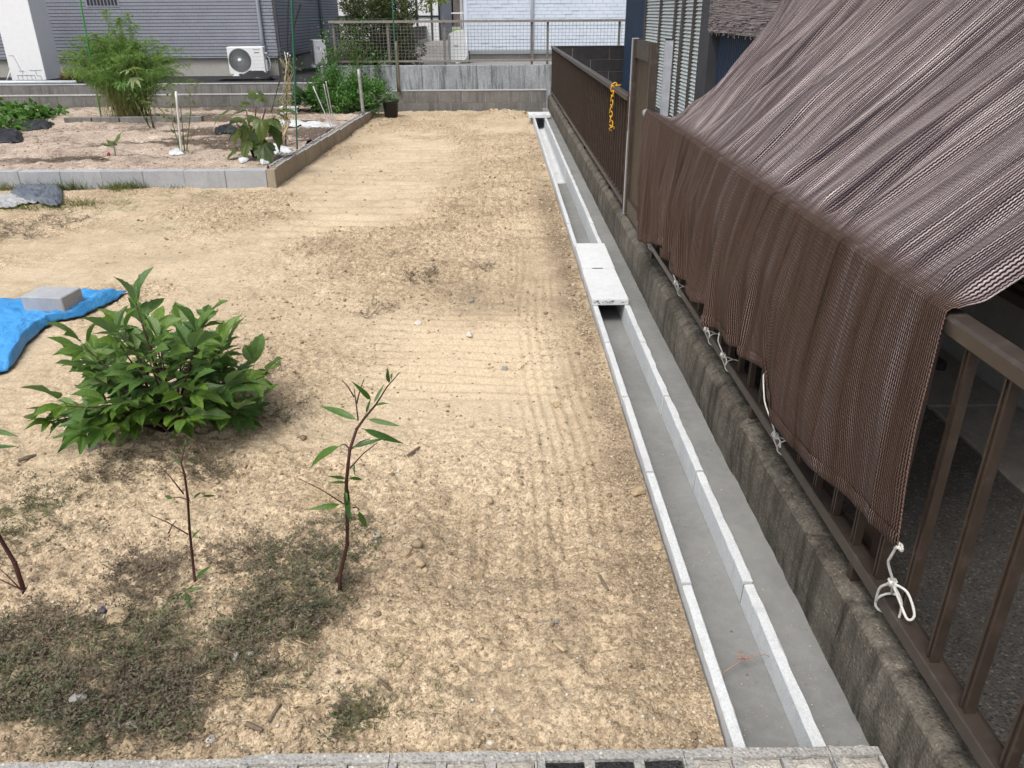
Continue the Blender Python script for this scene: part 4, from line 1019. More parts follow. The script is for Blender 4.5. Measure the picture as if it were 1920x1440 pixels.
# mesh fence on the retaining wall
mf = thing('mesh_fence', 'taupe wire mesh fence on top of the concrete retaining wall', 'fence', (-0.5, 15.28, 0.607))
def mpart(name, mat, *bx): return bpart(mf, name, mat, *bx)
mpart('top_rail', M['fencerail'], (-3.0, 15.26, 1.30, 2.8, 15.30, 1.34)); mpart('bottom_rail', M['fencerail'], (-3.0, 15.262, 0.66, 2.8, 15.298, 0.69))
for x in (-2.95, -2.0, -1.0, 0.55, 0.83, 2.1): mpart('post', M['fencerail'], (x, 15.301, 0.56, x + 0.04, 15.335, 1.338))
b = MB()
x = -2.99
while x < 2.8: b.box(x + 0.5, 0.006, 0.083, x + 0.5 + 0.0045, 0.010, 0.693); x += 0.062
z = 0.745
while z < 1.29: b.box(-2.49, 0.0105, z - 0.607, 3.29, 0.0145, z - 0.607 + 0.0045); z += 0.055
o = b.build('wire_mesh', M['wire'], mf); tag(o, kind='stuff')

# white house behind
wh = thing('house', 'white house with pale brick-pattern siding behind the mesh fence', 'house', (1.2, 21, 0.46))
bpart(wh, 'wall', M['whitesidingback'], (-0.80, 20.0, 0.62, 7.0, 26, 5.5)); bpart(wh, 'foundation', M['foundation'], (-0.77, 20.03, 0.3, 6.9, 25.9, 0.58))
bpart(wh, 'base_flashing', M['greyplastic'], (-0.81, 19.96, 0.58, 7.0, 19.999, 0.619), (-0.815, 19.96, 0.62, 7.0, 19.985, 0.655))
siding('siding', wh, -2.0, 5.8, 0.20, 1.6, -1.0, 0.075, 0.24, M['whitesiding'], gap=0.006, proud=0.010, jit=0.006, joint=0.006)
b = MB(); b.tube([(0.745 - 1.2, -1.05, -0.15), (0.745 - 1.2, -1.05, 4.5)], 0.036, 12); b.build('downpipe', M['whitepipe'], wh, True)
b = MB(); b.box(-2.02, -1.025, 0.2, -1.93, -0.99, 4.9); b.build('corner_trim', M['whitesiding'], wh)
bpart(wh, 'roof', M['roof'], (-1.4, 19.4, 5.5, 7.5, 26.6, 5.8))
hp = thing('heat_pump', 'beige white heater cabinet with a curved top beside the white house', 'water heater', (-0.90, 18.7, 0.46))
b = MB(); prof = [(-0.21, 0.02), (0.21, 0.02), (0.21, 0.64), (0.16, 0.67), (-0.05, 0.645), (-0.17, 0.60), (-0.21, 0.54)]; b.prism(prof, -0.2, 0.25); b.build('cabinet', M['white'], hp)
b = MB(); b.box(-0.215, -0.206, 0.0, -0.16, 0.0, 0.56); b.build('corner_post', M['greyplastic'], hp)
b = MB(); b.box(-0.09, -0.222, 0.36, 0.0, -0.2, 0.395); b.build('handle', M['white'], hp)
b = MB(); b.tube([(0.19, -0.24, 0.6), (0.19, -0.24, 0.14), (0.12, -0.26, 0.06), (-0.05, -0.27, 0.0)], 0.026, 9); b.build('pipe', M['whitepipe'], hp, True)
b = MB(); b.tube([(0.235, -0.2, 0.25), (0.25, -0.21, 0.12), (0.23, -0.22, 0.01)], 0.016, 8); b.build('hose', M['black'], hp, True)
# brown board fence along the lane
bf = thing('board_fence', 'brown board fence running along the lane behind the hedge', 'fence', (-2.9, 30, 0.46))
for k in range(46):
    y = 19.5 + 0.5 * k; b = MB(); b.box(-0.02, y - 30, 0.10, 0.02, y - 30 + 0.47, 0.62 - 0.003 * k); b.build('board', M['brownfence'], bf)
b = MB(); b.box(-0.06, -10.6, 0.0, 0.08, 12.6, 0.10); b.build('kerb', M['joint'], bf)
b = MB(); b.box(0.021, -10.5, 0.46, 0.05, 12.4, 0.50); b.build('rail', M['brownfence'], bf)
# framed white building
fb = thing('framed_building', 'white building with black timber framing beyond the lane', 'building', (-4.6, 36, 0.46))
bpart(fb, 'wall', M['white'], (-9, 34.0, 0.3, -2.35, 40, 5.0)); bpart(fb, 'side_wall', M['siding'], (-2.349, 34.2, 0.3, -2.2, 40, 5.0))
for x in (-4.3, -3.25, -2.68, -2.38): bpart(fb, 'frame_post', M['black'], (x, 33.96, 0.3, x + 0.07, 33.999, 5.0))
for z in (1.30, 2.2): bpart(fb, 'frame_rail', M['black'], (-9, 33.955, z, -2.31, 33.998, z + 0.06))
bpart(fb, 'roof', M['roof'], (-9.5, 33.5, 5.0, -1.9, 40.4, 5.3))
# far house, hedge and guard rail
fh = thing('house', 'distant beige and blue grey house at the end of the lane', 'house', (-3.0, 70, 0.46))
bpart(fh, 'wall', M['beige'], (-3.6, 68, 0.3, 1.5, 76, 5.5)); bpart(fh, 'wing', M['siding'], (-8, 66, 0.3, -3.7, 76, 5.5)); bpart(fh, 'pillar', M['white'], (-3.05, 67.6, 0.3, -2.85, 67.9, 3.5))
for x in (-5.2, -2.55, -1.6):
    w_ = bpart(fh, 'window', M['glass'], (x, 65.93 if x < -3.7 else 67.93, 1.9, x + 0.75, 65.99 if x < -3.7 else 67.99, 2.9))
bpart(fh, 'door', M['white'], (-2.3, 67.94, 0.46, -1.95, 67.99, 1.9)); bpart(fh, 'roof', M['roof'], (-8.5, 65.5, 5.5, 2, 76.5, 5.9))
gr = thing('guard_rail', 'white guard rail across the far end of the lane', 'guard rail', (-3.3, 57, 0.46))
b = MB(); b.tube([(-2.2, 0, 0.95), (3.2, 0, 0.95)], 0.035, 8); b.build('rail', M['white'], gr, True); b = MB(); b.tube([(-2.2, 0, 0.50), (3.2, 0, 0.50)], 0.035, 8); b.build('rail', M['white'], gr, True)
for x in (-2.0, -0.6, 0.8, 2.2):
    b = MB(); b.tube([(x, 0, 0), (x, 0, 0.95)], 0.035, 8); b.build('post', M['greypost'], gr, True)
b = MB(); b.box(-4.2, 44, 0.455, -1.2, 56, 0.50); o = b.build('verge', M['turf']); tag(o, kind='structure')

# ================================================================== FOLIAGE HELPERS
def leaf_cloud(C, size, up=0.3, aspect=0.5, seed=1, fold=0.25, dirs=None):
    """one four-cornered, folded leaf per centre; returns verts, tri faces"""
    r = np.random.default_rng(seed); n = len(C); C = np.asarray(C)
    d = r.normal(size=(n, 3)) if dirs is None else np.asarray(dirs) + r.normal(size=(n, 3)) * 0.35
    d /= np.linalg.norm(d, axis=1)[:, None] + 1e-9
    nn = r.normal(size=(n, 3)); nn[:, 2] = np.abs(nn[:, 2]) + up * 3; w = np.cross(d, nn); w /= np.linalg.norm(w, axis=1)[:, None] + 1e-9
    nrm = np.cross(w, d); s = (np.asarray(size) * r.uniform(0.65, 1.3, n))[:, None]
    p0 = C; p1 = C + d * s * 0.5 + w * s * aspect * 0.5 + nrm * s * fold * 0.3; p2 = C + d * s; p3 = C + d * s * 0.5 - w * s * aspect * 0.5 + nrm * s * fold * 0.3
    V = np.stack([p0, p1, p2, p3], 1).reshape(-1, 3); i = np.arange(n) * 4
    F = np.concatenate([np.stack([i, i+1, i+2], 1), np.stack([i, i+2, i+3], 1)])
    return V, F
def strands(A, B, w, seed=1, sag=0.0, seg=3):
    """thin flat blades from A to B"""
    r = np.random.default_rng(seed); n = len(A); A = np.asarray(A); B = np.asarray(B); d = B - A
    side = np.cross(d, r.normal(size=(n, 3))); side /= np.linalg.norm(side, axis=1)[:, None] + 1e-9
    V = []; w = np.asarray(w) if hasattr(w, '__len__') else np.full(n, w)
    for k in range(seg + 1):
        t = k / seg; p = A + d * t; p[:, 2] -= sag * np.linalg.norm(d, axis=1) * t * t if not hasattr(sag, '__len__') else sag * t * t
        ww = (w * (1 - 0.75 * t))[:, None] * 0.5; V += [p - side * ww, p + side * ww]
    V = np.stack(V, 1).reshape(-1, 3); m = 2 * (seg + 1); i = np.arange(n) * m; F = []
    for k in range(seg): F.append(np.stack([i + 2*k, i + 2*k+1, i + 2*k+3, i + 2*k+2], 1))
    return V, np.concatenate(F)
def cloud_obj(name, VF, mat, parent=None, loc=(0, 0, 0), kind='stuff', smooth=False):
    o = inst(name, np_mesh(name, VF[0], VF[1], mat, smooth), parent, loc)
    if kind: tag(o, kind=kind)
    return o
def blob(n, c, rad, seed, shell=0.45):
    r = np.random.default_rng(seed); p = r.normal(size=(n, 3)); p /= np.linalg.norm(p, axis=1)[:, None]
    q = p * (shell + (1 - shell) * r.uniform(size=n) ** 0.5)[:, None]
    return np.asarray(c) + q * np.asarray(rad), p

# dark hedge behind the mesh fence
hd = thing('hedge', 'dark evergreen hedge bush behind the mesh fence', 'bush', (-2.2, 17.0, 0.46))
Cs, Ds = [], []; r = random.Random(11)
for k in range(75):
    a = r.uniform(0, 6.28); rr = math.sqrt(r.random()); zc = r.uniform(0.05, 1.25); sc = 1 - 0.5 * (zc / 1.5) ** 2
    c, d = blob(330, (rr * 0.82 * sc * math.cos(a) - 0.25 + 0.05 * zc, rr * 0.6 * sc * math.sin(a), zc), (0.20, 0.20, 0.14), 100 + k); Cs.append(c); Ds.append(d)
cloud_obj('crown', leaf_cloud(np.concatenate(Cs), 0.055, 0.2, 0.4, 5, dirs=np.concatenate(Ds)), M['conifer'], hd)
b = MB(); b.tube([(-0.3, 0, 0), (-0.28, 0, 0.5), (-0.2, 0.05, 1.1)], [0.06, 0.05, 0.02], 8)
for k in range(14):
    a = r.uniform(0, 6.28); b.tube([(-0.27, 0, r.uniform(0.2, 0.9)), (-0.27 + 0.4 * math.cos(a), 0.3 * math.sin(a), r.uniform(0.6, 1.1)), (-0.27 + 0.75 * math.cos(a), 0.5 * math.sin(a), r.uniform(0.8, 1.4))], [0.02, 0.012, 0.004], 5)
b.build('trunk', M['bark'], hd, True)
yt = thing('tree', 'yellow green leafy tree rising above the mesh fence', 'tree', (-2.05, 17.9, 0.46))
Cs, Ds = [], []
for k in range(46):
    c, d = blob(60, (r.gauss(0.0, 0.42), r.gauss(0, 0.3), r.uniform(1.05, 2.2)), (0.16, 0.16, 0.07), 300 + k); Cs.append(c); Ds.append(d)
cloud_obj('crown', leaf_cloud(np.concatenate(Cs), 0.075, 0.5, 0.5, 6), M['yellowleaf'], yt)
b = MB(); b.tube([(0, 0, 0), (0.03, 0, 0.6), (0.1, 0.02, 1.2), (0.05, 0, 2.0)], [0.045, 0.04, 0.03, 0.01], 8)
for k in range(8):
    a = r.uniform(0, 6.28); b.tube([(0.05, 0, 0.7 + 0.1 * k), (0.05 + 0.3 * math.cos(a), 0.2 * math.sin(a), 1.0 + 0.1 * k), (0.05 + 0.55 * math.cos(a), 0.35 * math.sin(a), 1.25 + 0.1 * k)], [0.02, 0.012, 0.005], 5)
b.build('trunk', M['bark'], yt, True)
# climbing vine on the left end of the mesh fence
vn_ = thing('climbing_vine', 'light green climbing vine at the left end of the mesh fence', 'vine', (-2.9, 15.1, -0.15))
Cs = []; b = MB(); r = random.Random(4)
for k in range(16):
    x = r.uniform(-0.55, 0.75); top = r.uniform(0.75, 1.55); pts = [Vector((x + 0.06 * math.sin(q * 1.7 + k) + (0.10 * q if k % 3 == 0 else 0.0) * 0.3, 0.0 + 0.04 * math.cos(q * 1.3 + k), top * q / 7)) for q in range(8)]
    b.tube(pts, [0.006 - 0.0006 * q for q in range(8)], 5)
    for q in range(2, 8):
        for _ in range(16): Cs.append(pts[q] + Vector((r.gauss(0, 0.055), r.gauss(0, 0.05), r.gauss(0, 0.07))))
b.build('stem', M['greenstem'], vn_, True)
cloud_obj('foliage', leaf_cloud(np.array([tuple(c) for c in Cs]), 0.050, 0.5, 0.55, 8), M['vine'], vn_)

# ================================================================== PLANTS OF THE VEGETABLE BED
# asparagus fern
p0 = gs(230, 216)
p0.x = yp(232, 150, 12.6).x
af = thing('asparagus_fern', 'big feathery green asparagus fern in the vegetable bed', 'fern', (p0.x, 12.6, sh(p0.x, 12.6)))
r = np.random.default_rng(21); SV = []; A, B_ = [], []; A2, B2 = [], []; bt = MB()
for k in range(170):
    a = r.uniform(0, 6.283); lean = r.uniform(0.02, 1.0) ** 0.8; hgt = r.uniform(0.85, 1.55) * (1 - 0.45 * lean)
    base = np.array([r.normal(0, 0.12), r.normal(0, 0.10), 0])
    tip = base + np.array([lean * 1.02 * math.cos(a), lean * 0.62 * math.sin(a), hgt])
    ctrl = base + np.array([0.12 * math.cos(a), 0.1 * math.sin(a), hgt * 1.0])
    pts = [(1-t)**2 * base + 2*t*(1-t) * ctrl + t*t * tip for t in np.linspace(0, 1, 9)]
    bt.tube(pts, [0.006 * (1 - 0.8 * t) for t in np.linspace(0, 1, 9)], 4, False)
    for t in np.linspace(0.25, 1.0, 30):
        p = (1-t)**2 * base + 2*t*(1-t) * ctrl + t*t * tip
        for _ in range(2):
            d = r.normal(size=3) * np.array([1, 1, 0.5]); d[2] -= 0.35; d /= np.linalg.norm(d); L = r.uniform(0.08, 0.20) * (1.1 - 0.4 * t)
            e = p + d * L
            A2.append(p); B2.append(e)
            for q in np.linspace(0.1, 1.0, 8):
                for _ in range(2):
                    s = p + (e - p) * q; f = r.normal(size=3); f /= np.linalg.norm(f); A.append(s); B_.append(s + f * r.uniform(0.014, 0.034) + d * 0.012)
bt.build('stem', M['greenstem'], af, True)
cloud_obj('foliage', strands(A, B_, 0.0050, 2, 0.1, 1), M['asparagus'], af)
cloud_obj('twigs', strands(A2, B2, 0.004, 3, 0.1, 2), M['greenstem'], af)
A, B_ = [], []
for k in range(900):
    a = r.uniform(0, 6.283); rr = r.uniform(0.05, 0.42); p = np.array([rr * math.cos(a) * 1.1, -abs(rr * math.sin(a)) * 0.8 - 0.05, r.uniform(0.15, 0.6)]); A.append(p); B_.append(p + np.array([r.normal(0, .07), r.normal(0, .05), -r.uniform(0.10, 0.28)]))
cloud_obj('dry_fronds', strands(A, B_, 0.004, 4, 0.0, 2), M['asparagusdry'], af)
# poles
def pole(label, a, b_, rad, mat, name='garden_pole', group='garden stakes in the vegetable bed'):
    a = Vector(a); b_ = Vector(b_); m = MB(); n = 6; d = b_ - a
    m.tube([d * (i / n) for i in range(n + 1)], rad, 8)
    o = m.build(name, mat, None, True, a); tag(o, label, 'pole', group); return o
def soil_pt(px, py): p = gs(px, py); p.z -= 0.03; return p
pole('bright green tall stake in front of the asparagus fern', soil_pt(190, 222), yp(143, -40, 12.1), 0.012, M['polebright'])
q0 = soil_pt(557, 281); pole('dark green stake nearest the bed corner', q0, yp(545, -40, 8.95), 0.009, M['polegreen'])
pole('upright black stake beside the green stake', soil_pt(535, 272), yp(541, -40, 9.25), 0.007, M['poleblack'])
pole('black stake leaning steeply to the left of the teepee', gs(508, 207) - Vector((0, 0, 0.03)), yp(563, 8, 9.6), 0.008, M['poleblack'])
pole('second dark green stake behind the teepee of stakes', gs(556, 190) - Vector((0, 0, 0.03)), yp(547, -40, 11.8), 0.011, M['polegreen'])
pole('tall green stake leaning on the far block wall', yp(746, 172, 14.46), yp(733, -40, 14.47), 0.012, M['polegreen'])
pole('thick brown stake leaning against the far block wall', yp(749, 172, 14.45), yp(742, 78, 14.47), 0.022, M['wood'])
pole('white stake holding up the thin tomato plant', soil_pt(340, 288), yp(330, 172, 8.55), 0.011, M['white'])
pole('left white stick leaning by the green shrub', soil_pt(622, 238), yp(587, 162, 11.2), 0.007, M['white'])
pole('middle white stick stuck in the soil by the green shrub', soil_pt(624, 236), yp(607, 158, 11.0), 0.006, M['white'])
pole('right white stick stuck in the soil by the green shrub', soil_pt(627, 234), yp(611, 153, 10.95), 0.006, M['white'])
pole('square grey post standing on the hollow block edging', (-2.10, 12.75, 0.02), (-2.12, 12.76, 0.70), 0.026, M['greypost'], 'grey_post')
b = MB(); p = Vector((-2.30, 9.0, 0.9)); b.tube([yp(540, 98, 9.1), yp(538, 110, 9.05), yp(545, 104, 9.1), yp(533, 97, 9.1), yp(538, 118, 9.0), yp(534, 150, 9.1), yp(530, 175, 9.2)], 0.004, 5)
o = b.build('string_knot', M['rope'], None, True); tag(o, 'white string tying the teepee of stakes together', 'string')
# withered climber on the teepee
wv = thing('withered_climber', 'withered pale climber on the teepee of stakes', 'plant', tuple(gs(533, 262)))
Cs = []; b = MB(); rr = random.Random(9); L0 = wv.location
for k in range(7):
    pts = [yp(532 + rr.gauss(0, 7) + 0.9 * q, 262 - 19 * q, 9.25) - L0 for q in range(9)]; b.tube(pts, 0.004, 4, False)
    for pnt in pts[2:]:
        for _ in range(5): Cs.append(tuple(pnt + Vector((rr.gauss(0, .04), rr.gauss(0, .04), rr.gauss(0, .04)))))
b.tube([yp(526, 268, 9.2) - L0, yp(534, 250, 9.2) - L0, yp(544, 226, 9.25) - L0], [0.02, 0.014, 0.008], 6)
b.build('stem', M['straw'], wv, True); cloud_obj('foliage', leaf_cloud(np.array(Cs), 0.035, 0.3, 0.5, 4), M['grass'], wv)
# wires strung between the stakes
for (pa, pb_, Ya, Yb) in (((540, 38), (736, 35), 9.0, 14.45), ((545, 128), (741, 124), 9.0, 14.45)):
    b = MB(); b.tube([yp(*pa, Ya), yp(*pb_, Yb)], 0.0035, 5); o = b.build('guide_wire', M['polegreen'], None, True); tag(o, ('upper' if pa[1] < 100 else 'lower') + ' green wire strung from the teepee stakes to the far stake', 'wire')

# generic leaf meshes
def leaf_mesh(name, lobes, mat, droop=0.35, fold=0.18, pet=0.35, pr=0.014, n=34, rough=0.05, seed=0):
    """lobes: list of (angle, length, halfwidth); unit-size leaf in XY pointing +Y, stalk back to the origin"""
    b = MB(); rr = random.Random(seed + int(droop * 100)); a0 = max(l[0] for l in lobes) + 1.15; a1 = min(l[0] for l in lobes) - 1.15
    vs_ = [(0, pet, 0)]; fs = []
    def rad(th):
        best = 0.10
        for a, l, w in lobes:
            p = max(1.2, (0.6 * l / w) ** 2 - 1); c = math.cos(th - a)
            if c > 0: best = max(best, l * (0.86 * c ** p + 0.14 * max(0.0, 1 - abs(th - a) / 0.13)))
        return best
    ths = sorted([a0 + (a1 - a0) * k / n for k in range(n + 1)] + [l[0] for l in lobes], reverse=True); n = len(ths) - 1
    rings = (0.35, 0.7, 1.0)
    for q, f in enumerate(rings):
        for k in range(n + 1):
            th = ths[k]; r_ = rad(th) * (1 + (rr.uniform(-rough, rough) if q == 2 else 0)); x, y = -math.sin(th) * r_ * f, math.cos(th) * r_ * f
            dv = min(abs(math.sin(th - a)) for a, l, w in lobes) * r_ * f
            vs_.append((x, pet + y, -droop * (x * x + y * y) + fold * min(dv, 0.25) * 1.1 + rr.uniform(-.006, .006)))
    m1 = n + 1
    for k in range(n): fs.append((0, 1 + k + 1, 1 + k))
    for q in range(2):
        for k in range(n): o_ = 1 + q * m1 + k; fs.append((o_, o_ + 1, o_ + m1 + 1, o_ + m1))
    b.add(vs_, fs)
    b.tube([(0, 0, 0), (0, pet * 0.5, 0.03), (0, pet, 0)], [pr, pr * 0.8, pr * 0.6], 3, False)
    m = bpy.data.meshes.new(name); m.from_pydata(b.v, [], b.f); m.update(); m.materials.append(mat)
    m.polygons.foreach_set('use_smooth', [True] * len(m.polygons)); return m
def strip_leaf(name, hw, mat, droop=0.3, fold=0.4, pet=0.05, n=9, twist=0.0):
    """long narrow leaf: midrib with two curved halves"""
    b = MB(); vs_ = []; fs = []
    for k in range(n + 1):
        t = k / n; w = hw * (math.sin(math.pi * min(1, t * 1.02) ** 0.75) ** 0.9 if 0 < t < 1 else 0.0) + 0.002
        y = pet + (1 - pet) * t; z = -droop * t * t + droop * 0.35 * t; tw = twist * t
        vs_ += [(-w * math.cos(tw), y, z + fold * w - w * math.sin(tw)), (0, y, z), (w * math.cos(tw), y, z + fold * w + w * math.sin(tw))]
    for k in range(n):
        o_ = 3 * k; fs += [(o_, o_+1, o_+4, o_+3), (o_+1, o_+2, o_+5, o_+4)]
    b.add(vs_, fs); b.tube([(0, 0, 0), (0, pet, 0)], [0.012, 0.008], 3, False)
    m = bpy.data.meshes.new(name); m.from_pydata(b.v, [], b.f); m.update(); m.materials.append(mat)
    m.polygons.foreach_set('use_smooth', [True] * len(m.polygons)); return m
def orient(d, up_hint=(0, 0, 1), roll=0.0):
    y = Vector(d).normalized(); u = Vector(up_hint); x = y.cross(u)
    if x.length < 0.05: x = y.cross(Vector((1, 0, 0)))
    x.normalize(); z = x.cross(y); m = Matrix((x, y, z)).transposed()
    return (m.to_4x4() @ Matrix.Rotation(roll, 4, 'Y')).to_euler()
SIMPLE = [(0, 1.0, 0.26)]
def add_leaf(parent, me, loc, d, size, roll=0.0, up=(0, 0, 1), name='leaf'):
    return inst(name, me, parent, loc, orient(d, up, roll), size)

# eggplant
ep = gs(478, 297); eg = thing('eggplant', 'large-leaved eggplant near the corner of the raised bed', 'plant', tuple(ep))
em = [leaf_mesh('leaf', [(0.75, 0.6, 0.22), (0, 1.0, 0.30), (-0.75, 0.6, 0.22)], M['eggleaf'], dr, 0.2, 0.3) for dr in (0.25, 0.5, 0.8)]
b = MB(); rr = random.Random(12); tops = []
for (px, py) in ((440, 225), (462, 208), (480, 200), (498, 205), (515, 218), (470, 235), (500, 240)):
    e = yp(px, py, ep.y + rr.uniform(-0.2, 0.15)) - ep; m1 = e * 0.5 + Vector((0, 0, 0.05)); b.tube([(0, 0, -0.02), m1, e], [0.012, 0.009, 0.005], 6); tops.append((m1, e))
b.build('stem', M['stem'], eg, True)
for (px, py, dx, dz, sz) in ((470, 240, -0.2, -0.7, .20), (455, 248, -0.5, -0.8, .17), (482, 262, 0.1, -0.9, .21), (492, 272, 0.3, -0.9, .22), (468, 268, -0.4, -0.9, .19), (452, 285, -0.6, -0.8, .17), (505, 222, 0.9, 0.05, .20), (508, 245, 0.8, -0.7, .19), (440, 218, -0.9, 0.0, .17), (462, 212, 0.1, 0.8, .13), (478, 204, 0.1, 0.7, .13), (498, 212, 0.2, 0.5, .15), (470, 222, -0.4, 0.3, .16), (488, 228, 0.1, -0.4, .20), (478, 250, -0.1, -0.8, .20), (496, 235, 0.5, -0.3, .17), (445, 240, -0.8, -0.5, .15), (486, 285, 0.3, -0.8, .17), (462, 230, -0.2, -0.3, .18), (513, 210, 0.5, 0.3, .12)):
    p = yp(px, py - 12, ep.y + rr.uniform(-0.22, 0.05)) - ep; add_leaf(eg, rr.choice(em), p, (dx + rr.gauss(0, .15), -0.55 + rr.gauss(0, .3), dz * 0.8), sz, rr.uniform(-.4, .4))
for (px, py, dx, dz, sz) in ((452, 205, -0.4, 0.5, .15), (470, 196, -0.1, 0.6, .14), (486, 192, 0.2, 0.6, .14), (504, 196, 0.5, 0.5, .15), (520, 204, 0.8, 0.2, .17), (436, 214, -0.9, 0.1, .16), (462, 218, -0.5, 0.0, .17), (480, 214, 0.0, 0.1, .17), (500, 216, 0.4, -0.1, .18), (456, 232, -0.7, -0.3, .17)):
    p = yp(px, py + 4, ep.y + rr.uniform(-0.2, 0.1)) - ep; add_leaf(eg, rr.choice(em), p, (dx, -0.6 + rr.gauss(0, .2), dz), sz, rr.uniform(-.4, .4))
# small pepper with a red fruit
pp = gs(216, 292); pe = thing('pepper_seedling', 'small pepper seedling with a red fruit in the dry bed soil', 'plant', tuple(pp))
b = MB(); b.tube([(0, 0, -0.02), (0.01, 0, 0.08), (0.0, 0, 0.14)], [0.006, 0.005, 0.003], 5); b.build('stem', M['greenstem'], pe, True)
for d, s in (((-0.9, -0.1, 0.5), .12), ((0.5, 0, 0.9), .17), ((0.2, -0.5, 0.6), .11), ((-0.4, 0.3, 0.6), .09)): add_leaf(pe, em[0], (0, 0, 0.08), d, s)
b = MB(); b.tube([(-0.07, -0.02, 0.0), (-0.055, -0.02, 0.02), (-0.05, -0.02, 0.04)], [0.012, 0.018, 0.008], 8); b.build('fruit', M['red'], pe, True)
# thin tomato and papaya-like plants, squash, sweet potato, shrub
def leafy(name, label, base, stems, nleaf, size, mat, smat, seed, cat='plant', spread=0.06, up=0.5, aspect=0.55, rad=0.006):
    t = thing(name, label, cat, tuple(base)); b = MB(); rr = random.Random(seed); Cs = []
    for pts in stems:
        pts = [Vector(q) for q in pts]; b.tube(pts, [rad * (1 - 0.6 * i / max(1, len(pts) - 1)) for i in range(len(pts))], 5)
        for q in range(1, len(pts)):
            for _ in range(nleaf): 
                f = rr.random(); c = pts[q-1].lerp(pts[q], f); Cs.append(tuple(c + Vector((rr.gauss(0, spread), rr.gauss(0, spread), rr.gauss(0, spread * 0.7)))))
    b.build('stem', smat, t, True); cloud_obj('foliage', leaf_cloud(np.array(Cs), size, up, aspect, seed), mat, t); return t
bp_ = gs(340, 286)
leafy('tomato_plant', 'spindly tomato plant tied to a white stake', bp_, [[(0, 0.0, -0.02), (-0.04, 0, 0.3), (0.0, 0, 0.58)], [(0.02, 0.1, 0), (0.10, 0.2, 0.4), (0.12, 0.2, 0.66), (0.30, 0.2, 0.70)], [(0, 0, 0.3), (-0.25, 0.1, 0.5), (-0.38, 0.1, 0.52)], [(0.0, 0.1, 0.0), (0.02, 0.15, 0.45), (-0.08, 0.1, 0.66)]], 9, 0.055, M['grass'], M['greenstem'], 31, spread=0.035)
bp_ = gs(283, 240)
t = leafy('papaya_plant', 'young palmate-leaved plant with pale top leaves before the fern', bp_, [[(0, 0, -0.02), (-0.15, 0, 0.35), (-0.25, 0, 0.6)], [(0.03, 0, 0), (0.04, 0, 0.4), (0.1, 0, 0.72)], [(0.05, 0, 0), (-0.02, 0, 0.4), (-0.06, 0, 0.78)]], 7, 0.06, M['vine'], M['greenstem'], 32, spread=0.07, rad=0.010)
pm = leaf_mesh('leaf', [(1.5, 0.7, 0.13), (0.75, 0.9, 0.14), (0, 1.0, 0.15), (-0.75, 0.9, 0.14), (-1.5, 0.7, 0.13)], M['paleleaf'], 0.5, 0.2, 0.3)
pm2 = leaf_mesh('leaf', [(1.5, 0.7, 0.13), (0.75, 0.9, 0.14), (0, 1.0, 0.15), (-0.75, 0.9, 0.14), (-1.5, 0.7, 0.13)], M['vine'], 0.5, 0.2, 0.3)
for (x, z, dx, dz, s, me) in ((-0.06, 0.74, -0.5, 0.1, .17, pm), (-0.06, 0.74, 0.3, 0.3, .17, pm), (-0.05, 0.68, -0.1, -0.3, .18, pm), (-0.25, 0.6, -0.8, 0.0, .13, pm2), (0.1, 0.75, 0.6, 0.1, .13, pm2), (-0.25, 0.6, 0.2, -0.2, .14, pm2)): add_leaf(t, me, (x, -0.02, z), (dx, -0.5, dz), s)
bp_ = gs(580, 203)
t = thing('squash_plant', 'dark broad-leaved squash plant beside the stakes', 'plant', tuple(bp_)); rr = random.Random(8)
sm_ = leaf_mesh('leaf', [(0.9, 0.75, 0.26), (0, 1.0, 0.34), (-0.9, 0.75, 0.26)], leaf_mat('squash leaf', (0.03, 0.075, 0.03), (0.06, 0.12, 0.05), (0.12, 0.18, 0.12)), 0.4, 0.1, 0.5)
for k in range(16): add_leaf(t, sm_, (rr.uniform(-0.1, 0.1), 0, 0.02), (rr.uniform(-1, 1), rr.uniform(-0.8, 0.1), rr.uniform(0.1, 1.3)), rr.uniform(0.2, 0.34), rr.uniform(-.4, .4))
sp_ = thing('sweet_potato_vine', 'mounded sweet potato vines on black film at the left edge', 'vine', tuple(gs(20, 232)))
L0 = sp_.location; rr = np.random.default_rng(40); C = []
for k in range(1500):
    f = rr.uniform(0, 1); px = rr.uniform(-160, 105) if f < 0.75 else rr.uniform(-160, 40); py = (226 - 8 * max(0, (px - 60) / 45)) if f < 0.75 else 245
    p = gs(px, py); rim = min(1.0, (105 - px) / 60 if f < 0.75 else (40 - px) / 40)
    C.append((p.x - L0.x + rr.normal(0, .05), p.y - L0.y + rr.normal(0, .20), 0.02 + abs(rr.normal(0.09, 0.07)) * max(0.25, rim)))
cloud_obj('foliage', leaf_cloud(np.array(C), 0.095, 1.0, 0.8, 41), M['vine'], sp_)
bp_ = Vector((-2.55, 13.6, sh(-2.55, 13.6)))
sg = thing('green_shrub', 'bushy bright green shrub behind the grey post', 'shrub', tuple(bp_)); Cs = []; b = MB(); rr = random.Random(55)
for k in range(60):
    a = rr.uniform(0, 6.28); rad = math.sqrt(rr.random()); e = Vector((0.58 * rad * math.cos(a) + 0.05, 0.42 * rad * math.sin(a), rr.uniform(0.12, 0.72) * (1.05 - 0.5 * rad)))
    if k % 2 == 0: b.tube([(0.1 * math.cos(a), 0.1 * math.sin(a), -0.02), e * 0.6 + Vector((0, 0, 0.1)), e], [0.006, 0.004, 0.002], 4)
    for _ in range(150): Cs.append(tuple(e + Vector((rr.gauss(0, .075), rr.gauss(0, .075), rr.gauss(0, .06)))))
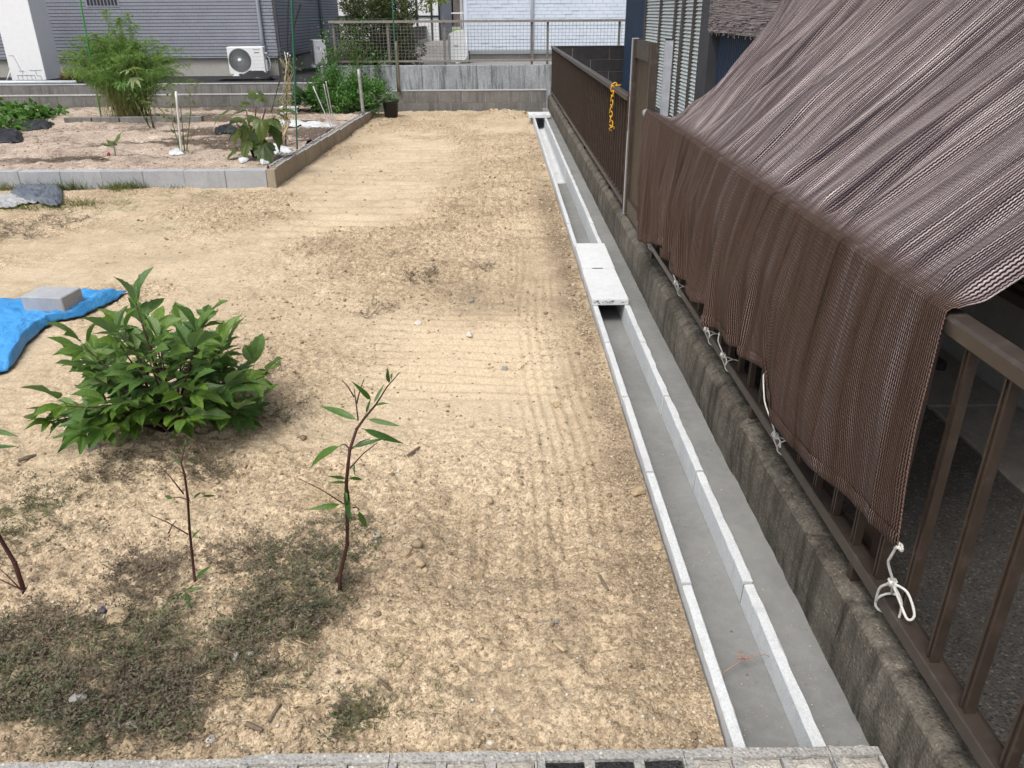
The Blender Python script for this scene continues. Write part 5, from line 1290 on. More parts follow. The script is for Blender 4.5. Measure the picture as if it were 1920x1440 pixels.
b.build('stem', M['greenstem'], sg, True); cloud_obj('foliage', leaf_cloud(np.array(Cs), 0.042, 0.5, 0.6, 56), M['shrub'], sg)
# black pot with part of the shrub
pt = thing('plant_pot', 'black plastic plant pot at the end of the hollow block edging', 'plant pot', (-1.78, 13.55, dh(-1.78, 13.55)))
b = MB(); b.lathe([(0.0, 0.0), (0.125, 0.0), (0.155, 0.27), (0.172, 0.275), (0.172, 0.31), (0.155, 0.31), (0.15, 0.26), (0.0, 0.25)], n=28); b.build('body', M['black'], pt, True)
pt.scale = (0.82, 0.82, 0.85)
Cs = [(rr.gauss(0, .10), rr.gauss(0, .10), 0.27 + abs(rr.gauss(0.06, .08))) for _ in range(500)]
cloud_obj('foliage', leaf_cloud(np.array(Cs), 0.034, 0.5, 0.6, 57), M['shrub'], pt)
# sheets and papers
def sheet(name, label, cat, poly, zf, mat, n=26, amp=0.02, seed=1, lift=0.012, freq=5, group=None):
    """crumpled sheet filling a ground polygon (x, y), draped on height function zf"""
    P = np.array(poly); x0, y0 = P.min(0); x1, y1 = P.max(0); cx, cy = P.mean(0)
    m = len(P); ang = np.linspace(0, 1, n + 1)
    # radial mapping from centre to the outline keeps the edge crisp
    seg = np.concatenate([P, P[:1]]); ring = []
    for i in range(m):
        for t in np.linspace(0, 1, max(8, n // m * 4), endpoint=False): ring.append(seg[i] * (1-t) + seg[i+1] * t)
    ring = np.array(ring); k = len(ring); rad = np.linspace(0, 1, 30); V = []
    jit = 0.03 * (vn(np.arange(k) * 0.45 + seed, np.zeros(k), seed) - 0.5)[:, None] * 2 * np.linalg.norm(P.max(0) - P.min(0)) * 0.6; ring = ring + (ring - np.array([cx, cy])) / (np.linalg.norm(ring - np.array([cx, cy]), axis=1)[:, None] + 1e-6) * jit; 
    for q in rad:
        p = np.array([cx, cy]) + (ring - np.array([cx, cy])) * q
        e = min(1, (1 - q) * 5 + 0.12)
        z = zf(p[:, 0], p[:, 1]) + lift + amp * e * (1 - np.abs(2 * fbm(p[:, 0] * freq + seed, p[:, 1] * freq * 0.6, seed, 3) - 1))
        z = z + amp * 0.45 * e * (1 - np.abs(2 * fbm(p[:, 0] * freq * 4 + seed, p[:, 1] * freq * 3, seed + 5, 3) - 1))
        V.append(np.stack([p[:, 0], p[:, 1], z], -1))
    V = np.concatenate(V); F = []
    for a in range(29):
        for j in range(k): F.append((a*k+j, a*k+(j+1) % k, (a+1)*k+(j+1) % k, (a+1)*k+j))
    c = np.array([cx, cy, float(V[:, 2].mean())])
    o = inst(name, np_mesh(name, V - c, np.array(F), mat, True), None, tuple(c)); tag(o, label, cat, group)
    sm = o.modifiers.new('t', 'SOLIDIFY'); sm.thickness = 0.0015; sm.offset = 1; return o
def G2(pts, zf=gd): return [(lambda p: (p.x, p.y))(zf(*q)) for q in pts]
sheet('blue_tarp', 'blue plastic tarp pinned under a concrete block at the left edge', 'tarp', G2([(-120, 600), (-30, 575), (60, 563), (150, 560), (236, 560), (200, 580), (150, 603), (105, 612), (62, 640), (38, 672), (15, 700), (-40, 720), (-130, 700)]), dirt_h, M['tarp'], 30, 0.045, 3, 0.010, 5)
cb = gp(93, 600, 0.03)
o = inst('concrete_block', rough_block('concrete_block', 0.245, 0.165, 0.085, M['block'], 0.005), None, (-2.43, 4.10, 0.026), (0.03, -0.02, -0.18)); tag(o, 'grey concrete block weighing down the blue tarp', 'block')
sheet('mulch_sheet', 'crumpled grey plastic sheet on the ground before the bed edging', 'sheet', G2([(24, 372), (32, 357), (78, 354), (104, 346), (116, 355), (117, 388), (108, 394), (82, 390), (60, 384)]), dirt_h, M['greysheet'], 26, 0.030, 5, 0.022, 4)
sheet('pale_board', 'pale weathered board under the grey sheet at the left edge', 'board', G2([(-60, 372), (30, 370), (70, 386), (20, 394), (-60, 398)]), dirt_h, M['paleboard'], 20, 0.01, 6, 0.02, 3)
sheet('mulch_film', 'black mulch film ridge at the left edge in front of the vines', 'film', G2([(-90, 248), (10, 246), (30, 249), (44, 258), (36, 268), (10, 271), (-90, 275)], gs), soil_h, M['blackfilm'], 20, 0.045, 7, 0.008, 4)
sheet('mulch_film', 'black mulch film showing below the sweet potato vines', 'film', G2([(20, 232), (60, 230), (102, 234), (92, 240), (66, 246), (24, 245)], gs), soil_h, M['blackfilm'], 20, 0.028, 8, 0.008, 4)
sheet('plastic_bag', 'scrunched black plastic behind the eggplant', 'plastic', G2([(402, 250), (412, 241), (426, 239), (440, 244), (452, 246), (448, 252), (425, 251), (410, 254)], gs), soil_h, M['blackfilm'], 20, 0.040, 9, 0.006, 6)
for i, (lab, pl) in enumerate((('white paper mulch at the foot of the black stake', [(504, 282), (512, 275), (530, 274), (548, 279), (545, 287), (525, 291), (508, 290)]), ('white paper strip along the back of the hollow block edging', [(500, 236), (520, 228), (560, 228), (600, 230), (632, 232), (622, 238), (590, 240), (560, 236), (520, 241)]), ('scrap of white paper under the eggplant', [(447, 303), (455, 299), (470, 300), (468, 308), (455, 310)]), ('small white paper scrap by the corner of the bed', [(488, 305), (500, 299), (508, 301), (505, 308), (492, 310)]), ('white paper ring round the tomato plant', [(316, 288), (322, 281), (334, 280), (344, 285), (345, 291), (330, 292)]))):
    sheet('paper_mulch', lab, 'paper', G2(pl, gs), soil_h, M['paper'], 20, 0.018, 20 + i, 0.004, 9, 'white paper mulch scraps in the bed')
b = MB(); b.box(-0.14, -0.1, 0, 0.14, 0.1, 0.02); b.box(-0.13, -0.09, 0.02, 0.13, -0.07, 0.09); b.box(-0.13, 0.07, 0.02, 0.13, 0.09, 0.09); b.box(-0.15, -0.11, 0.09, 0.15, 0.11, 0.105)
o = b.build('white_tray', M['white'], None, False, tuple(gs(545, 212))); tag(o, 'small white plastic tray among the stakes', 'tray')

# ================================================================== THE BUSH AND SEEDLINGS ON THE PLOT
bz = dh(*BUSH)
bush = thing('leafy_bush', 'dense leafy bush with lobed leaves on the bare plot', 'bush', (BUSH[0] - 0.02, BUSH[1], bz))
L5 = [(1.45, 0.55, 0.13), (0.70, 0.85, 0.16), (0, 1.0, 0.19), (-0.70, 0.85, 0.16), (-1.45, 0.55, 0.13)]
L3 = [(0.75, 0.76, 0.20), (0, 1.0, 0.25), (-0.75, 0.76, 0.20)]
L2 = [(0.66, 0.72, 0.20), (-0.1, 1.0, 0.27)]
kinds = [leaf_mesh('leaf', L3, M['bushleaf'], 0.30, 0.5, seed=1), leaf_mesh('leaf', L3, M['bushleaf'], 0.60, 0.35, seed=2), leaf_mesh('leaf', L5, M['bushleaf'], 0.50, 0.4, seed=3), leaf_mesh('leaf', [(0, 1.0, 0.30)], M['bushleaf'], 0.40, 0.5, seed=4), leaf_mesh('leaf', L2, M['bushleaf'], 0.35, 0.5, seed=5), leaf_mesh('leaf', [(0, 1.0, 0.25)], M['bushleaf'], 0.20, 0.8, seed=6)]
rr = random.Random(77); nl = 0
for k in range(33):
    a = 2.39996 * k + rr.uniform(-0.2, 0.2)
    el = math.asin(min(1.0, 0.04 + 0.96 * ((k + 0.5) / 33) ** 0.85)) + rr.uniform(-0.06, 0.06)
    Rx = 0.36 * rr.uniform(0.80, 1.12); Rz = 0.40 * rr.uniform(0.85, 1.15)
    tip = Vector((Rx * math.cos(el) * math.cos(a), 0.34 * math.cos(el) * math.sin(a), max(0.04, Rz * math.sin(el) + 0.02)))
    if k == 32: tip = Vector((-0.04, 0.0, 0.50))
    if k == 2: tip = Vector((-0.43, -0.14, 0.10))
    mid = tip * 0.5 + Vector((0, 0, 0.07 * (1 - math.sin(el))))
    b = MB(); b.tube([(0, 0, -0.03), mid, tip], [0.006, 0.0045, 0.002], 5); st_ = b.build('stem', M['stem'], bush, True)
    n = 8
    for q in range(n):
        f = (0.36 if k > 9 else 0.2) + (0.64 if k > 9 else 0.8) * (q + 0.5) / n
        p = (mid * (f / 0.5)) if f < 0.5 else mid.lerp(tip, (f - 0.5) / 0.5)
        aa = a + (1 if q % 2 else -1) * rr.uniform(0.3, 1.3)
        d = Vector((math.cos(aa), math.sin(aa) - 0.15, rr.uniform(-0.10, 0.60) + 0.75 * math.sin(el) * f))
        s = rr.uniform(0.080, 0.128) * (1.0 if f < 0.88 else 0.8)
        me = rr.choice([0, 0, 1, 1, 3, 4, 4, 5, 2])
        add_leaf(st_, kinds[me], p, d, s, rr.uniform(-0.6, 0.6)); nl += 1
    d = Vector((0.5 * math.cos(a + rr.uniform(-1, 1)), 0.5 * math.sin(a + rr.uniform(-1, 1)), rr.uniform(0.5, 1.1)))
    add_leaf(st_, kinds[4], tip, d, rr.uniform(0.09, 0.13), rr.uniform(-.5, .5))
    if k > 24: add_leaf(st_, kinds[5], tip, (-d.x, -d.y, d.z * 1.3), rr.uniform(0.07, 0.11), rr.uniform(-.5, .5))

WL = strip_leaf('leaf', 0.070, M['willowleaf'], 0.10, 0.35, 0.05, 9, 0.3); WL2 = strip_leaf('leaf', 0.078, M['willowleaf'], 0.30, 0.4, 0.05, 9, -0.3)
def seedling(name, label, Y, nodes, rads, leaves, twigs, org, sc):
    """stem nodes, leaf (base, tip) and twig pairs surveyed from an enlargement: org + p / sc are picture coordinates"""
    f = lambda p, dy=0.0: (gd(org[0] + p[0] / sc, org[1] + p[1] / sc) + Vector((0, 0, 0.012)) if p[1] > nodes[0][1] - 8 else yp(org[0] + p[0] / sc, org[1] + p[1] / sc, Y + dy))
    base = f(nodes[0]); base = gd(org[0] + nodes[0][0] / sc, org[1] + nodes[0][1] / sc); Y = base.y
    t = thing(name, label, 'plant', tuple(base)); rr = random.Random(len(leaves))
    b = MB(); pts = [f(n, 0.04 * math.sin(i * 0.9)) - base for i, n in enumerate(nodes)]; pts[0] = Vector((0, 0, -0.02)); b.tube(pts, rads, 8)
    for i in range(1, len(pts) - 1): b.tube([pts[i] + (pts[i+1] - pts[i]) * -0.03, pts[i] + (pts[i+1] - pts[i]) * 0.04], rads[i] * 1.15, 8)
    b.build('stem', M['stem'], t, True)
    for i, (a, c) in enumerate(leaves):
        dy = rr.uniform(-0.05, 0.05); A = f(a) - base; B2_ = f(c, dy) - base; d = B2_ - A
        add_leaf(t, WL if i % 3 else WL2, A, d, d.length * 1.05, rr.uniform(-.35, .35), (0, -0.75, 0.65))
    for a, c in twigs:
        b = MB(); A = f(a) - base; B2_ = f(c, 0.05) - base; b.tube([A, (A + B2_) / 2 + Vector((0, 0, 0.006)), B2_], [0.0022, 0.0016, 0.001], 5); b.build('twig', M['stem'], t, True)
    return t
seedling('tall_seedling', 'tall red-stemmed plant with narrow leaves in the middle of the plot', 1.78,
    [(245, 1385), (240, 1250), (285, 1070), (285, 950), (280, 700), (290, 600), (300, 510), (340, 390), (390, 320), (450, 250), (520, 140), (590, 60)],
    [0.0068, 0.0058, 0.0052, 0.005, 0.0047, 0.0044, 0.0042, 0.0038, 0.0033, 0.0025, 0.0016, 0.001],
    [((350, 340), (125, 240)), ((370, 385), (610, 475)), ((400, 330), (590, 370)), ((250, 485), (20, 610)), ((310, 500), (505, 440)), ((283, 700), (293, 945)), ((250, 830), (65, 860)), ((350, 865), (400, 975)), ((278, 680), (175, 665)), ((290, 680), (385, 680)), ((395, 300), (420, 215)), ((440, 240), (500, 125)), ((425, 220), (338, 128)), ((450, 250), (520, 235)), ((325, 590), (328, 660)), ((285, 705), (180, 700)), ((270, 720), (285, 820)), ((530, 120), (520, 40)), ((545, 100), (545, 50)), ((570, 80), (598, 55))],
    [((265, 830), (0, 680)), ((350, 340), (325, 150)), ((325, 200), (255, 105)), ((340, 240), (385, 95)), ((300, 620), (460, 470)), ((300, 505), (250, 480)), ((320, 850), (360, 865)), ((310, 505), (420, 445))], (560, 680), 3.129)
seedling('thin_seedling', 'thin sparse-leaved stem in front of the leafy bush', 1.80,
    [(805, 725), (795, 660), (785, 560), (775, 460), (768, 340), (755, 240), (740, 190), (757, 115)], [0.0046, 0.0042, 0.0038, 0.0036, 0.0034, 0.003, 0.0024, 0.0012],
    [((755, 185), (815, 175)), ((740, 205), (703, 158)), ((710, 335), (668, 328)), ((790, 340), (825, 305)), ((825, 328), (882, 325)), ((785, 500), (812, 468)), ((815, 490), (828, 515)), ((800, 665), (860, 612)), ((757, 742), (738, 680)), ((760, 738), (778, 685)), ((762, 742), (845, 738)), ((765, 745), (780, 818)), ((757, 745), (690, 795)), ((757, 135), (758, 90)), ((745, 150), (735, 128))],
    [((770, 485), (608, 402)), ((752, 320), (640, 190)), ((690, 480), (720, 430)), ((775, 345), (700, 335)), ((800, 735), (760, 742))], (0, 780), 2.181)
seedling('cut_stems', 'bare dark red stems leaning out of the left edge', 1.81,
    [(105, 735), (60, 600), (0, 500), (-60, 380), (-70, 200), (-60, 60)], [0.007, 0.006, 0.0055, 0.005, 0.004, 0.002],
    [((-50, 60), (55, 72)), ((-60, 130), (62, 122)), ((-65, 220), (-150, 260)), ((-60, 70), (-110, 10))], [((100, 725), (-40, 590)), ((95, 730), (-60, 650)), ((-60, 200), (-10, 130))], (0, 780), 2.181)

# ================================================================== STONES, STICKS, WEEDS
def stone_mesh(seed, mat):
    bm = bmesh.new(); bmesh.ops.create_icosphere(bm, subdivisions=2, radius=1); r = random.Random(seed)
    planes = [(Vector((r.gauss(0, 1), r.gauss(0, 1), r.gauss(0, 1))).normalized(), r.uniform(0.45, 0.85)) for _ in range(9)]
    for v in bm.verts:
        p = v.co.copy()
        for n, d in planes:
            k = p.dot(n)
            if k > d: p -= n * (k - d)
        v.co = p * (1 + r.uniform(-0.04, 0.04))
    m = bpy.data.meshes.new('stone'); bm.to_mesh(m); bm.free(); m.materials.append(mat); return m
SM = {k: [stone_mesh(i * 3 + j, M[k]) for i in range(4)] for j, k in enumerate(('stone_white', 'stone_tan', 'stone_grey'))}
rr = random.Random(101)
def stone(px, py, size, mat, label, flat=0.75):
    p = gd(px, py); dist = math.hypot(p.x, p.y, CAM_H); s = size / FPX * dist / 2
    o = inst('stone', rr.choice(SM[mat]), None, (p.x, p.y, p.z + s * flat * 0.45), (rr.uniform(-.2, .2), rr.uniform(-.2, .2), rr.uniform(0, 6)), (s * 1.15, s, s * flat)); tag(o, label, 'stone', 'loose stones on the bare plot'); return o
for a in ((785, 612, 17, 'stone_white', 'white angular stone alone in the middle of the bare plot'), (881, 634, 15, 'stone_white', 'round white pebble right of the lone angular stone'), (883, 570, 14, 'stone_grey', 'greyish round stone farthest up the middle of the plot'), (945, 695, 17, 'stone_grey', 'grey flat-topped stone beside a dry tuft on the raked soil'), (1043, 762, 19, 'stone_tan', 'tan angular stone among the wheel marks'), (220, 1168, 42, 'stone_tan', 'large cream stone with a purple petal beside it'), (40, 1268, 26, 'stone_tan', 'orange brown stone at the left edge on the weeds'), (705, 1012, 15, 'stone_white', 'upper of two white pebbles right of the tall seedling'), (703, 1024, 13, 'stone_white', 'lower of two white pebbles right of the tall seedling'), (1196, 925, 27, 'stone_tan', 'flat tan stone beside the channel kerb'), (1232, 1026, 19, 'stone_tan', 'brown round stone lower down beside the channel kerb'), (765, 1048, 24, 'stone_tan', 'flat tan stone right of the two white pebbles'), (788, 1070, 20, 'stone_tan', 'pale tan stone just below the flat tan one'), (218, 1364, 21, 'stone_white', 'left of two white stones near the foreground wall'), (249, 1364, 17, 'stone_white', 'right of two white stones near the foreground wall'), (148, 1322, 32, 'stone_grey', 'pale flat stone sunk in dark weeds lower left'), (398, 1397, 22, 'stone_white', 'white chip lying against the foreground block wall'), (445, 1248, 18, 'stone_white', 'small white chip in the dark weeds'), (472, 1238, 13, 'stone_white', 'tiny white chip right of another in the weeds'), (178, 855, 24, 'stone_grey', 'dark grey stone just below the leafy bush'), (897, 1080, 23, 'stone_tan', 'sandy flat stone in the foreground soil'), (1043, 1170, 13, 'stone_grey', 'grey pebble in the right foreground soil'), (1018, 1168, 14, 'stone_grey', 'speckled grey pebble left of another in the foreground'), (1002, 1000, 0.1, 'stone_tan', '')):
    if a[4]: stone(*a)
# heap of rubble at the far end
for k in range(22):
    x = rr.gauss(0.02, 0.24); y = rr.gauss(14.05, 0.09); s = rr.uniform(0.02, 0.05)
    o = inst('stone', rr.choice(SM['stone_tan'] + SM['stone_grey']), None, (x, y, dh(x, y) + s * 0.3), (rr.uniform(-.4, .4), 0, rr.uniform(0, 6)), (s * 1.2, s, s * 0.7)); tag(o, 'small rubble stone in the heap before the far block wall', 'stone', 'rubble heap at the far wall')
def stick(px, py, qx, qy, w, label, mat='wood'):
    a = gd(px, py); b2 = gd(qx, qy); m = (a + b2) / 2; b = MB(); d = b2 - a
    b.tube([-d / 2 + Vector((0, 0, w * .8)), Vector((d.y, -d.x, 0)) * 0.03 + Vector((0, 0, w)), d / 2 + Vector((0, 0, w * .8))], [w * 0.8, w, w * 0.6], 6)
    o = b.build('stick', M[mat], None, False, tuple(m)); tag(o, label, 'stick', 'wood scraps on the plot')
stick(765, 862, 787, 842, 0.006, 'dark stick right of the tall seedling'); stick(1124, 1092, 1140, 1118, 0.006, 'split wood sliver in the right foreground soil')
stick(246, 932, 280, 932, 0.005, 'grey twig lying left of the thin seedling'); stick(228, 1375, 232, 1340, 0.006, 'short pale stick between the white stones'); stick(507, 1370, 528, 1340, 0.006, 'slanting stick in the lower weeds'); stick(465, 1370, 495, 1382, 0.007, 'flat grey stick near the foreground wall'); stick(38, 876, 70, 862, 0.008, 'dark bark scrap left of the bush'); stick(1040, 1215, 1058, 1232, 0.006, 'pale wood chip in the right foreground', 'stone_tan'); stick(712, 1290, 735, 1298, 0.005, 'small brown wood chip by the grass tuft')
p = gd(206, 1152); b = MB(); b.lathe([(0.002, 0), (0.005, 0.012), (0.010, 0.022), (0.013, 0.026), (0.009, 0.02), (0.0, 0.012)], n=10); o = b.build('petal', M['flower'], None, True, (p.x, p.y, p.z + 0.006)); o.rotation_euler = (0.5, -0.5, 0); tag(o, 'purple trumpet petal lying by the large cream stone', 'petal')
# dry sprig in the channel
b = MB(); c0 = Vector((0.60, 1.50, -0.035))
b.tube([(-0.07, -0.035, 0), (-0.03, -0.01, 0.006), (0.0, 0.01, 0.008), (0.06, 0.025, 0.008), (0.075, 0.02, 0.004)], [0.0018, 0.0016, 0.0015, 0.0012, 0.001], 5)
for k in range(12):
    a = rr.uniform(0, 6.28); b.tube([(0.002, 0.012, 0.008), (0.002 + 0.022 * math.cos(a), 0.012 + 0.022 * math.sin(a), 0.010 + rr.uniform(0, .012))], [0.0014, 0.0008], 4)
o = b.build('dry_sprig', simple('pinkish dry sprig', (0.38, 0.24, 0.19), (0.25, 0.15, 0.12), 20, 0.8, 0), None, True, tuple(c0)); tag(o, 'dry pinkish sprig lying in the near end of the channel', 'twig')

# gravel: loose clods and pebbles
def make_gravel():
    bm = bmesh.new(); bmesh.ops.create_icosphere(bm, subdivisions=1, radius=1); bm.verts.ensure_lookup_table()
    bv = np.array([v.co[:] for v in bm.verts]); bf_ = np.array([[v.index for v in f.verts] for f in bm.faces]); bm.free()
    r = np.random.default_rng(5); N1, N2 = 29000, 12000
    y = np.concatenate([1.22 + 3.2 * r.uniform(size=N1) ** 1.7, 4.0 + 9.9 * r.uniform(size=N2) ** 1.3])
    x = np.where(np.arange(N1 + N2) < N1, r.uniform(-1.9, 0.478, N1 + N2), r.uniform(-2.9, 0.478, N1 + N2))
    x = np.where(r.uniform(size=N1 + N2) < 0.10, 0.478 - np.abs(r.normal(0, 0.06, N1 + N2)), x)
    ok = ~((x < -2.0) & (y > 7.5)) & (r.uniform(size=N1 + N2) < 0.12 + 0.88 * dirt_rough(x, y))
    bx_ = r.uniform(-7.5, -2.25, 7000); by_ = 7.75 + 6.3 * r.uniform(size=7000) ** 1.2
    x, y = np.concatenate([x[ok], bx_]), np.concatenate([y[ok], by_]); n = len(x); bed = (x < -2.2) & (y > 7.7)
    s = np.minimum(np.exp(r.normal(-6.0, 0.5, n)) * (0.8 + 0.22 * np.clip(y - 1.5, 0, 5)), 0.016)
    cx_ = r.uniform(0.53, 0.79, 260); cy_ = 1.22 + 1.6 * r.uniform(size=260) ** 2.2; c_in = cx_ < 0.668; keep = (cx_ < 0.668) | (cx_ > 0.712); cx_, cy_, c_in = cx_[keep], cy_[keep], c_in[keep]
    cz = np.where(c_in, np.interp(cy_, [1.2, 3.6], [-0.064, -0.103]), -0.010); nc = len(cx_)
    z = np.where(bed, soil_h(x, y), dirt_h(x, y)) + s * 0.25
    x, y, z = np.concatenate([x, cx_]), np.concatenate([y, cy_]), np.concatenate([z, cz]); s = np.concatenate([s, np.exp(r.normal(-6.5, 0.4, nc))]); n = len(x)
    sc = np.stack([s * r.uniform(.8, 1.35, n), s * r.uniform(.8, 1.35, n), s * r.uniform(.5, .9, n)], -1)
    th = r.uniform(0, 6.28, n); c, q = np.cos(th), np.sin(th)
    v = bv[None] * (1 + r.uniform(-.22, .22, (n, len(bv), 1))) * sc[:, None]
    V = np.stack([v[..., 0] * c[:, None] - v[..., 1] * q[:, None], v[..., 0] * q[:, None] + v[..., 1] * c[:, None], v[..., 2]], -1) + np.stack([x, y, z], -1)[:, None]
    F = (bf_[None] + (np.arange(n) * len(bv))[:, None, None]).reshape(-1, 3)
    tone = r.uniform(0, 1, n).repeat(len(bv))
    o = inst('gravel', np_mesh('gravel', V.reshape(-1, 3), F, M['clod'], False, attrs={'tone': tone})); tag(o, kind='stuff'); o['label'] = 'loose clods and pebbles on the bare plot'; o['category'] = 'gravel'
make_gravel()

# creeping weed mats, grass and straw
PATCH = [  # centre px, radii px, kind (d dark, b brown, g green grass), density
    (110, 1365, 240, 60, 'd', 2.4), (600, 1345, 110, 40, 'd', .9), (20, 1290, 90, 60, 'd', 1.3), (690, 1290, 90, 50, 'g', .8), (110, 1235, 190, 60, 'd', .9), (330, 1190, 170, 48, 'd', 1.0), (430, 1250, 200, 60, 'd', .8), (260, 1290, 170, 55, 'b', .8),
    (560, 1095, 110, 62, 'd', 1.0), (560, 1170, 110, 45, 'd', .9), (300, 1105, 110, 28, 'b', .9), (400, 1060, 90, 25, 'b', .8), (250, 1075, 70, 30, 'b', .8),
    (60, 1180, 110, 40, 'b', .8), (70, 1020, 90, 40, 'd', .6), (45, 935, 55, 28, 'd', .8), (30, 985, 70, 30, 'g', .5), (290, 885, 110, 28, 'b', .7), (380, 905, 50, 25, 'b', .9), (190, 905, 60, 20, 'b', .6),
    (640, 1010, 70, 45, 'd', .35), (520, 1010, 60, 18, 'b', .5), (330, 1200, 190, 60, 'g', .10), (150, 1340, 220, 80, 'g', .10), (560, 1110, 110, 60, 'g', .2), (300, 1340, 200, 60, 'b', .9), (480, 1200, 160, 60, 'b', .6), (700, 1300, 120, 65, 'g', .9), (590, 1345, 130, 50, 'g', .8), (800, 1285, 48, 26, 'g', .9), (650, 1250, 80, 40, 'd', .5), (620, 1360, 80, 40, 'd', .6),
    (520, 775, 60, 24, 'd', .45), (560, 760, 40, 15, 'g', .3), (735, 1060, 16, 10, 'g', .8), (775, 1155, 30, 14, 'b', .7), (815, 550, 14, 9, 'g', .5), (790, 525, 45, 12, 'b', .35), (905, 510, 26, 9, 'b', .4), (715, 590, 40, 25, 'b', .2), (110, 955, 40, 18, 'd', .5), (230, 955, 70, 22, 'g', .2), (860, 1320, 40, 40, 'g', .25), (965, 692, 9, 5, 'b', .9), (640, 770, 70, 20, 'g', .15), (520, 700, 30, 12, 'b', .3), (300, 430, 60, 12, 'g', .15), (150, 390, 120, 14, 'g', .3), (60, 430, 90, 25, 'b', .25), (380, 365, 90, 8, 'g', .2)]
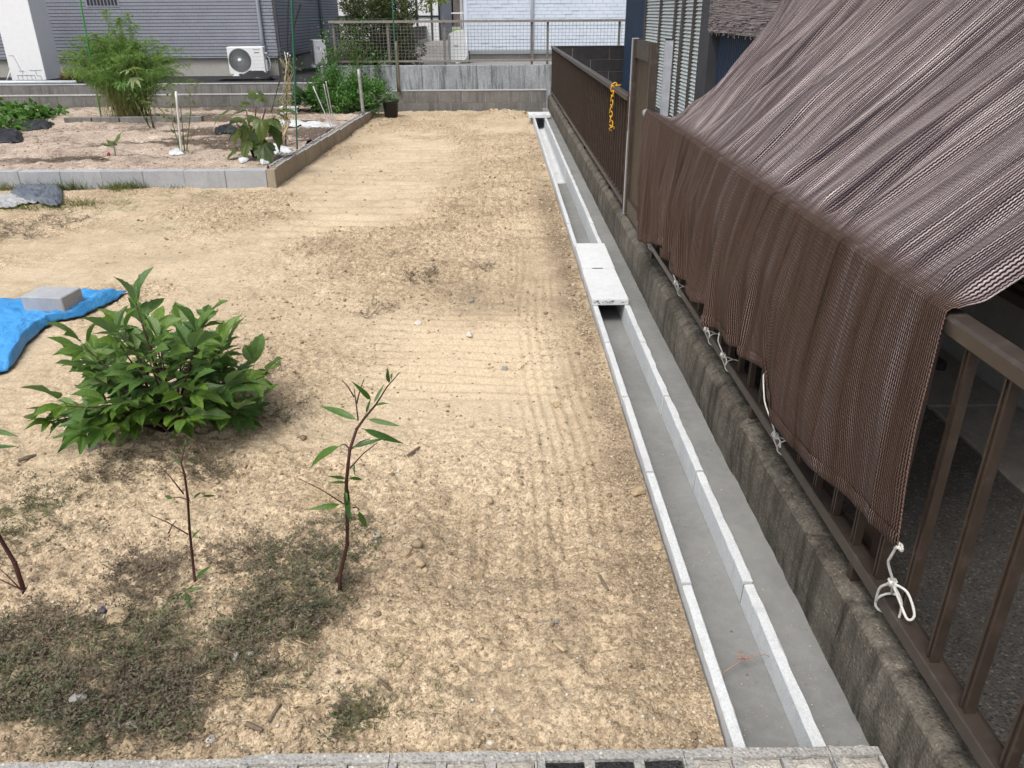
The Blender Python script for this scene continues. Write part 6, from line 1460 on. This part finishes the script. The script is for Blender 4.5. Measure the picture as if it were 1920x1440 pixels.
def make_weeds():
    r = np.random.default_rng(17); acc = {'d': [], 'b': [], 'g': []}
    leafC = {'d': [], 'b': []}; leafD = {'d': [], 'b': []}; stemA, stemB = [], []
    for (cx, cy, rx, ry, kd, dens) in PATCH:
        c = gp(cx, cy, -0.035); ex = gp(cx + rx, cy, -0.035); ey = gp(cx, cy - ry, -0.035)
        ax = abs(ex.x - c.x); ay = abs(ey.y - c.y); area = math.pi * ax * ay
        n = int(area * dens * (3500 if kd != 'g' else 7000))
        t = r.uniform(0, 6.283, n); q = np.sqrt(r.uniform(0, 1, n)) * 1.08
        x = c.x + ax * q * np.cos(t); y = c.y + ay * q * np.sin(t)
        m = (0.85 * fbm(x * 9, y * 9, 33, 2) + 0.15 * fbm(x * 4.0, y * 4.0, 35, 2) + 0.062 * dens - 0.25 * np.maximum(0, q - 0.6) > 0.47) & (x < 0.44) & (y > 1.23)
        x, y = x[m], y[m]; n = len(x)
        if n == 0: continue
        z = dirt_h(x, y); a = r.uniform(0, 6.283, n) 
        if kd == 'g':
            L = r.uniform(0.03, 0.085, n) * (1 + 0.12 * max(0, c.y - 2)); A = np.stack([x, y, z - 0.002], -1)
            B2_ = A + np.stack([np.cos(a) * L * 0.8, np.sin(a) * L * 0.8, L * r.uniform(0.15, 0.7, n)], -1); acc['g'].append((A, B2_)); continue
        L = r.uniform(0.03, 0.10, n); rise = r.uniform(0.004, 0.038, n)
        A = np.stack([x, y, z + 0.001], -1); B2_ = A + np.stack([np.cos(a) * L, np.sin(a) * L, rise], -1); stemA.append(A); stemB.append(B2_)
        sel = {'d': r.uniform(size=n) < 0.6} if kd == 'd' else {'b': np.ones(n, bool)}
        if kd == 'd': sel['b'] = ~sel['d']
        for f in np.linspace(0.1, 1.0, 6):
            for sgn in (-1, 1):
                p = A + (B2_ - A) * f; p[:, 2] = np.maximum(p[:, 2], dirt_h(p[:, 0], p[:, 1]) + 0.002)
                d = np.stack([np.cos(a + sgn * 1.0), np.sin(a + sgn * 1.0), np.full(n, 0.35)], -1); 
                for kk, mm in sel.items(): leafC[kk].append(p[mm]); leafD[kk].append(d[mm])
    t = {}
    for kd, nm, mt, lb in (('d', 'creeping_weeds', 'weed', 'dark green creeping weed mats in the left foreground'), ('b', 'withered_weeds', 'weedbrown', 'brown withered creeping weeds on the plot')):
        C = np.concatenate(leafC[kd]); o = cloud_obj(nm, leaf_cloud(C, 0.0115, 0.4, 0.42, 3, dirs=np.concatenate(leafD[kd])), M[mt]); o['label'] = lb; o['category'] = 'weeds'
    A = np.concatenate(stemA); o = cloud_obj('weed_stems', strands(A, np.concatenate(stemB), 0.0018, 6, 0.0, 2), M['weedbrown']); o['label'] = 'thin wiry stems of the creeping weeds'; o['category'] = 'weeds'
    A = np.concatenate([g[0] for g in acc['g']]); B2_ = np.concatenate([g[1] for g in acc['g']])
    o = cloud_obj('grass', strands(A, B2_, 0.0022, 7, 0.12, 3), M['grass']); o['label'] = 'sparse olive grass tufts on the plot'; o['category'] = 'grass'
    # straw and dry roots
    A, B2_ = [], []
    for (cx, cy, rx, ry, n) in ((520, 1150, 90, 40, 120), (620, 940, 45, 40, 160), (350, 1200, 300, 120, 260), (120, 1200, 100, 60, 40), (300, 1250, 250, 90, 120), (760, 1200, 120, 120, 60), (560, 1120, 30, 18, 60), (440, 1320, 300, 60, 80), (180, 1320, 40, 25, 25), (450, 900, 250, 80, 60)):
        for _ in range(n):
            p = gd(cx + r.normal(0, rx * .5), min(1392, cy + r.normal(0, ry * .5)))
            a = r.uniform(0, 6.28); L = r.uniform(0.02, 0.075); e = (p.x + L * math.cos(a), p.y + L * math.sin(a))
            if p.y < 1.24 or e[1] < 1.24: continue
            A.append((p.x, p.y, p.z + 0.006)); B2_.append((e[0], e[1], dh(*e) + r.uniform(0.004, 0.018)))
    o = cloud_obj('straw_litter', strands(np.array(A), np.array(B2_), 0.0022, 8, 0, 3), M['straw']); o['label'] = 'pale dry straw and roots scattered on the plot'; o['category'] = 'straw'
    # tufts along the bed edging
    A, B2_ = [], []
    for (px, py, w, n, hgt) in ((30, 352, 70, 160, .14), (130, 350, 50, 150, .13), (160, 348, 25, 70, .16), (245, 350, 45, 240, .13), (225, 358, 30, 140, .10), (150, 386, 40, 120, .10), (45, 395, 80, 160, .08), (330, 352, 20, 30, .06), (655, 248, 8, 30, .07), (700, 345, 60, 10, .04)):
        for _ in range(n):
            p = gd(px + r.normal(0, w * .5), py + r.normal(0, 2.5)); p.y = min(p.y, 7.585) if p.x < -2.1 else p.y
            a = r.uniform(0, 6.28); L = hgt * r.uniform(.4, 1.1); A.append(tuple(p)); B2_.append((p.x + .5 * L * math.cos(a), p.y - .4 * L * abs(math.sin(a)), p.z + L * r.uniform(.4, 1)))
    o = cloud_obj('grass', strands(np.array(A), np.array(B2_), 0.006, 9, 0.1, 3), M['grass']); o['label'] = 'grass growing along the foot of the grey block edging'; o['category'] = 'grass'
    A, B2_ = [], []
    for _ in range(4500):
        px = r.uniform(40, 540); py = r.uniform(240, 318) ; p = gs(px, py)
        if fbm(np.array([p.x * 1.1]), np.array([p.y * 2.4]), 64, 4)[0] < 0.5 or p.y < 7.75: continue
        a = r.uniform(0, 6.28); L = r.uniform(.04, .12); A.append((p.x, p.y, p.z)); B2_.append((p.x + L * math.cos(a), p.y + L * math.sin(a), p.z + r.uniform(0.0, 0.06)))
    o = cloud_obj('dry_debris', strands(np.array(A), np.array(B2_), 0.005, 10, 0, 2), M['weedbrown']); o['label'] = 'dry brown plant debris on the vegetable bed'; o['category'] = 'debris'
make_weeds()
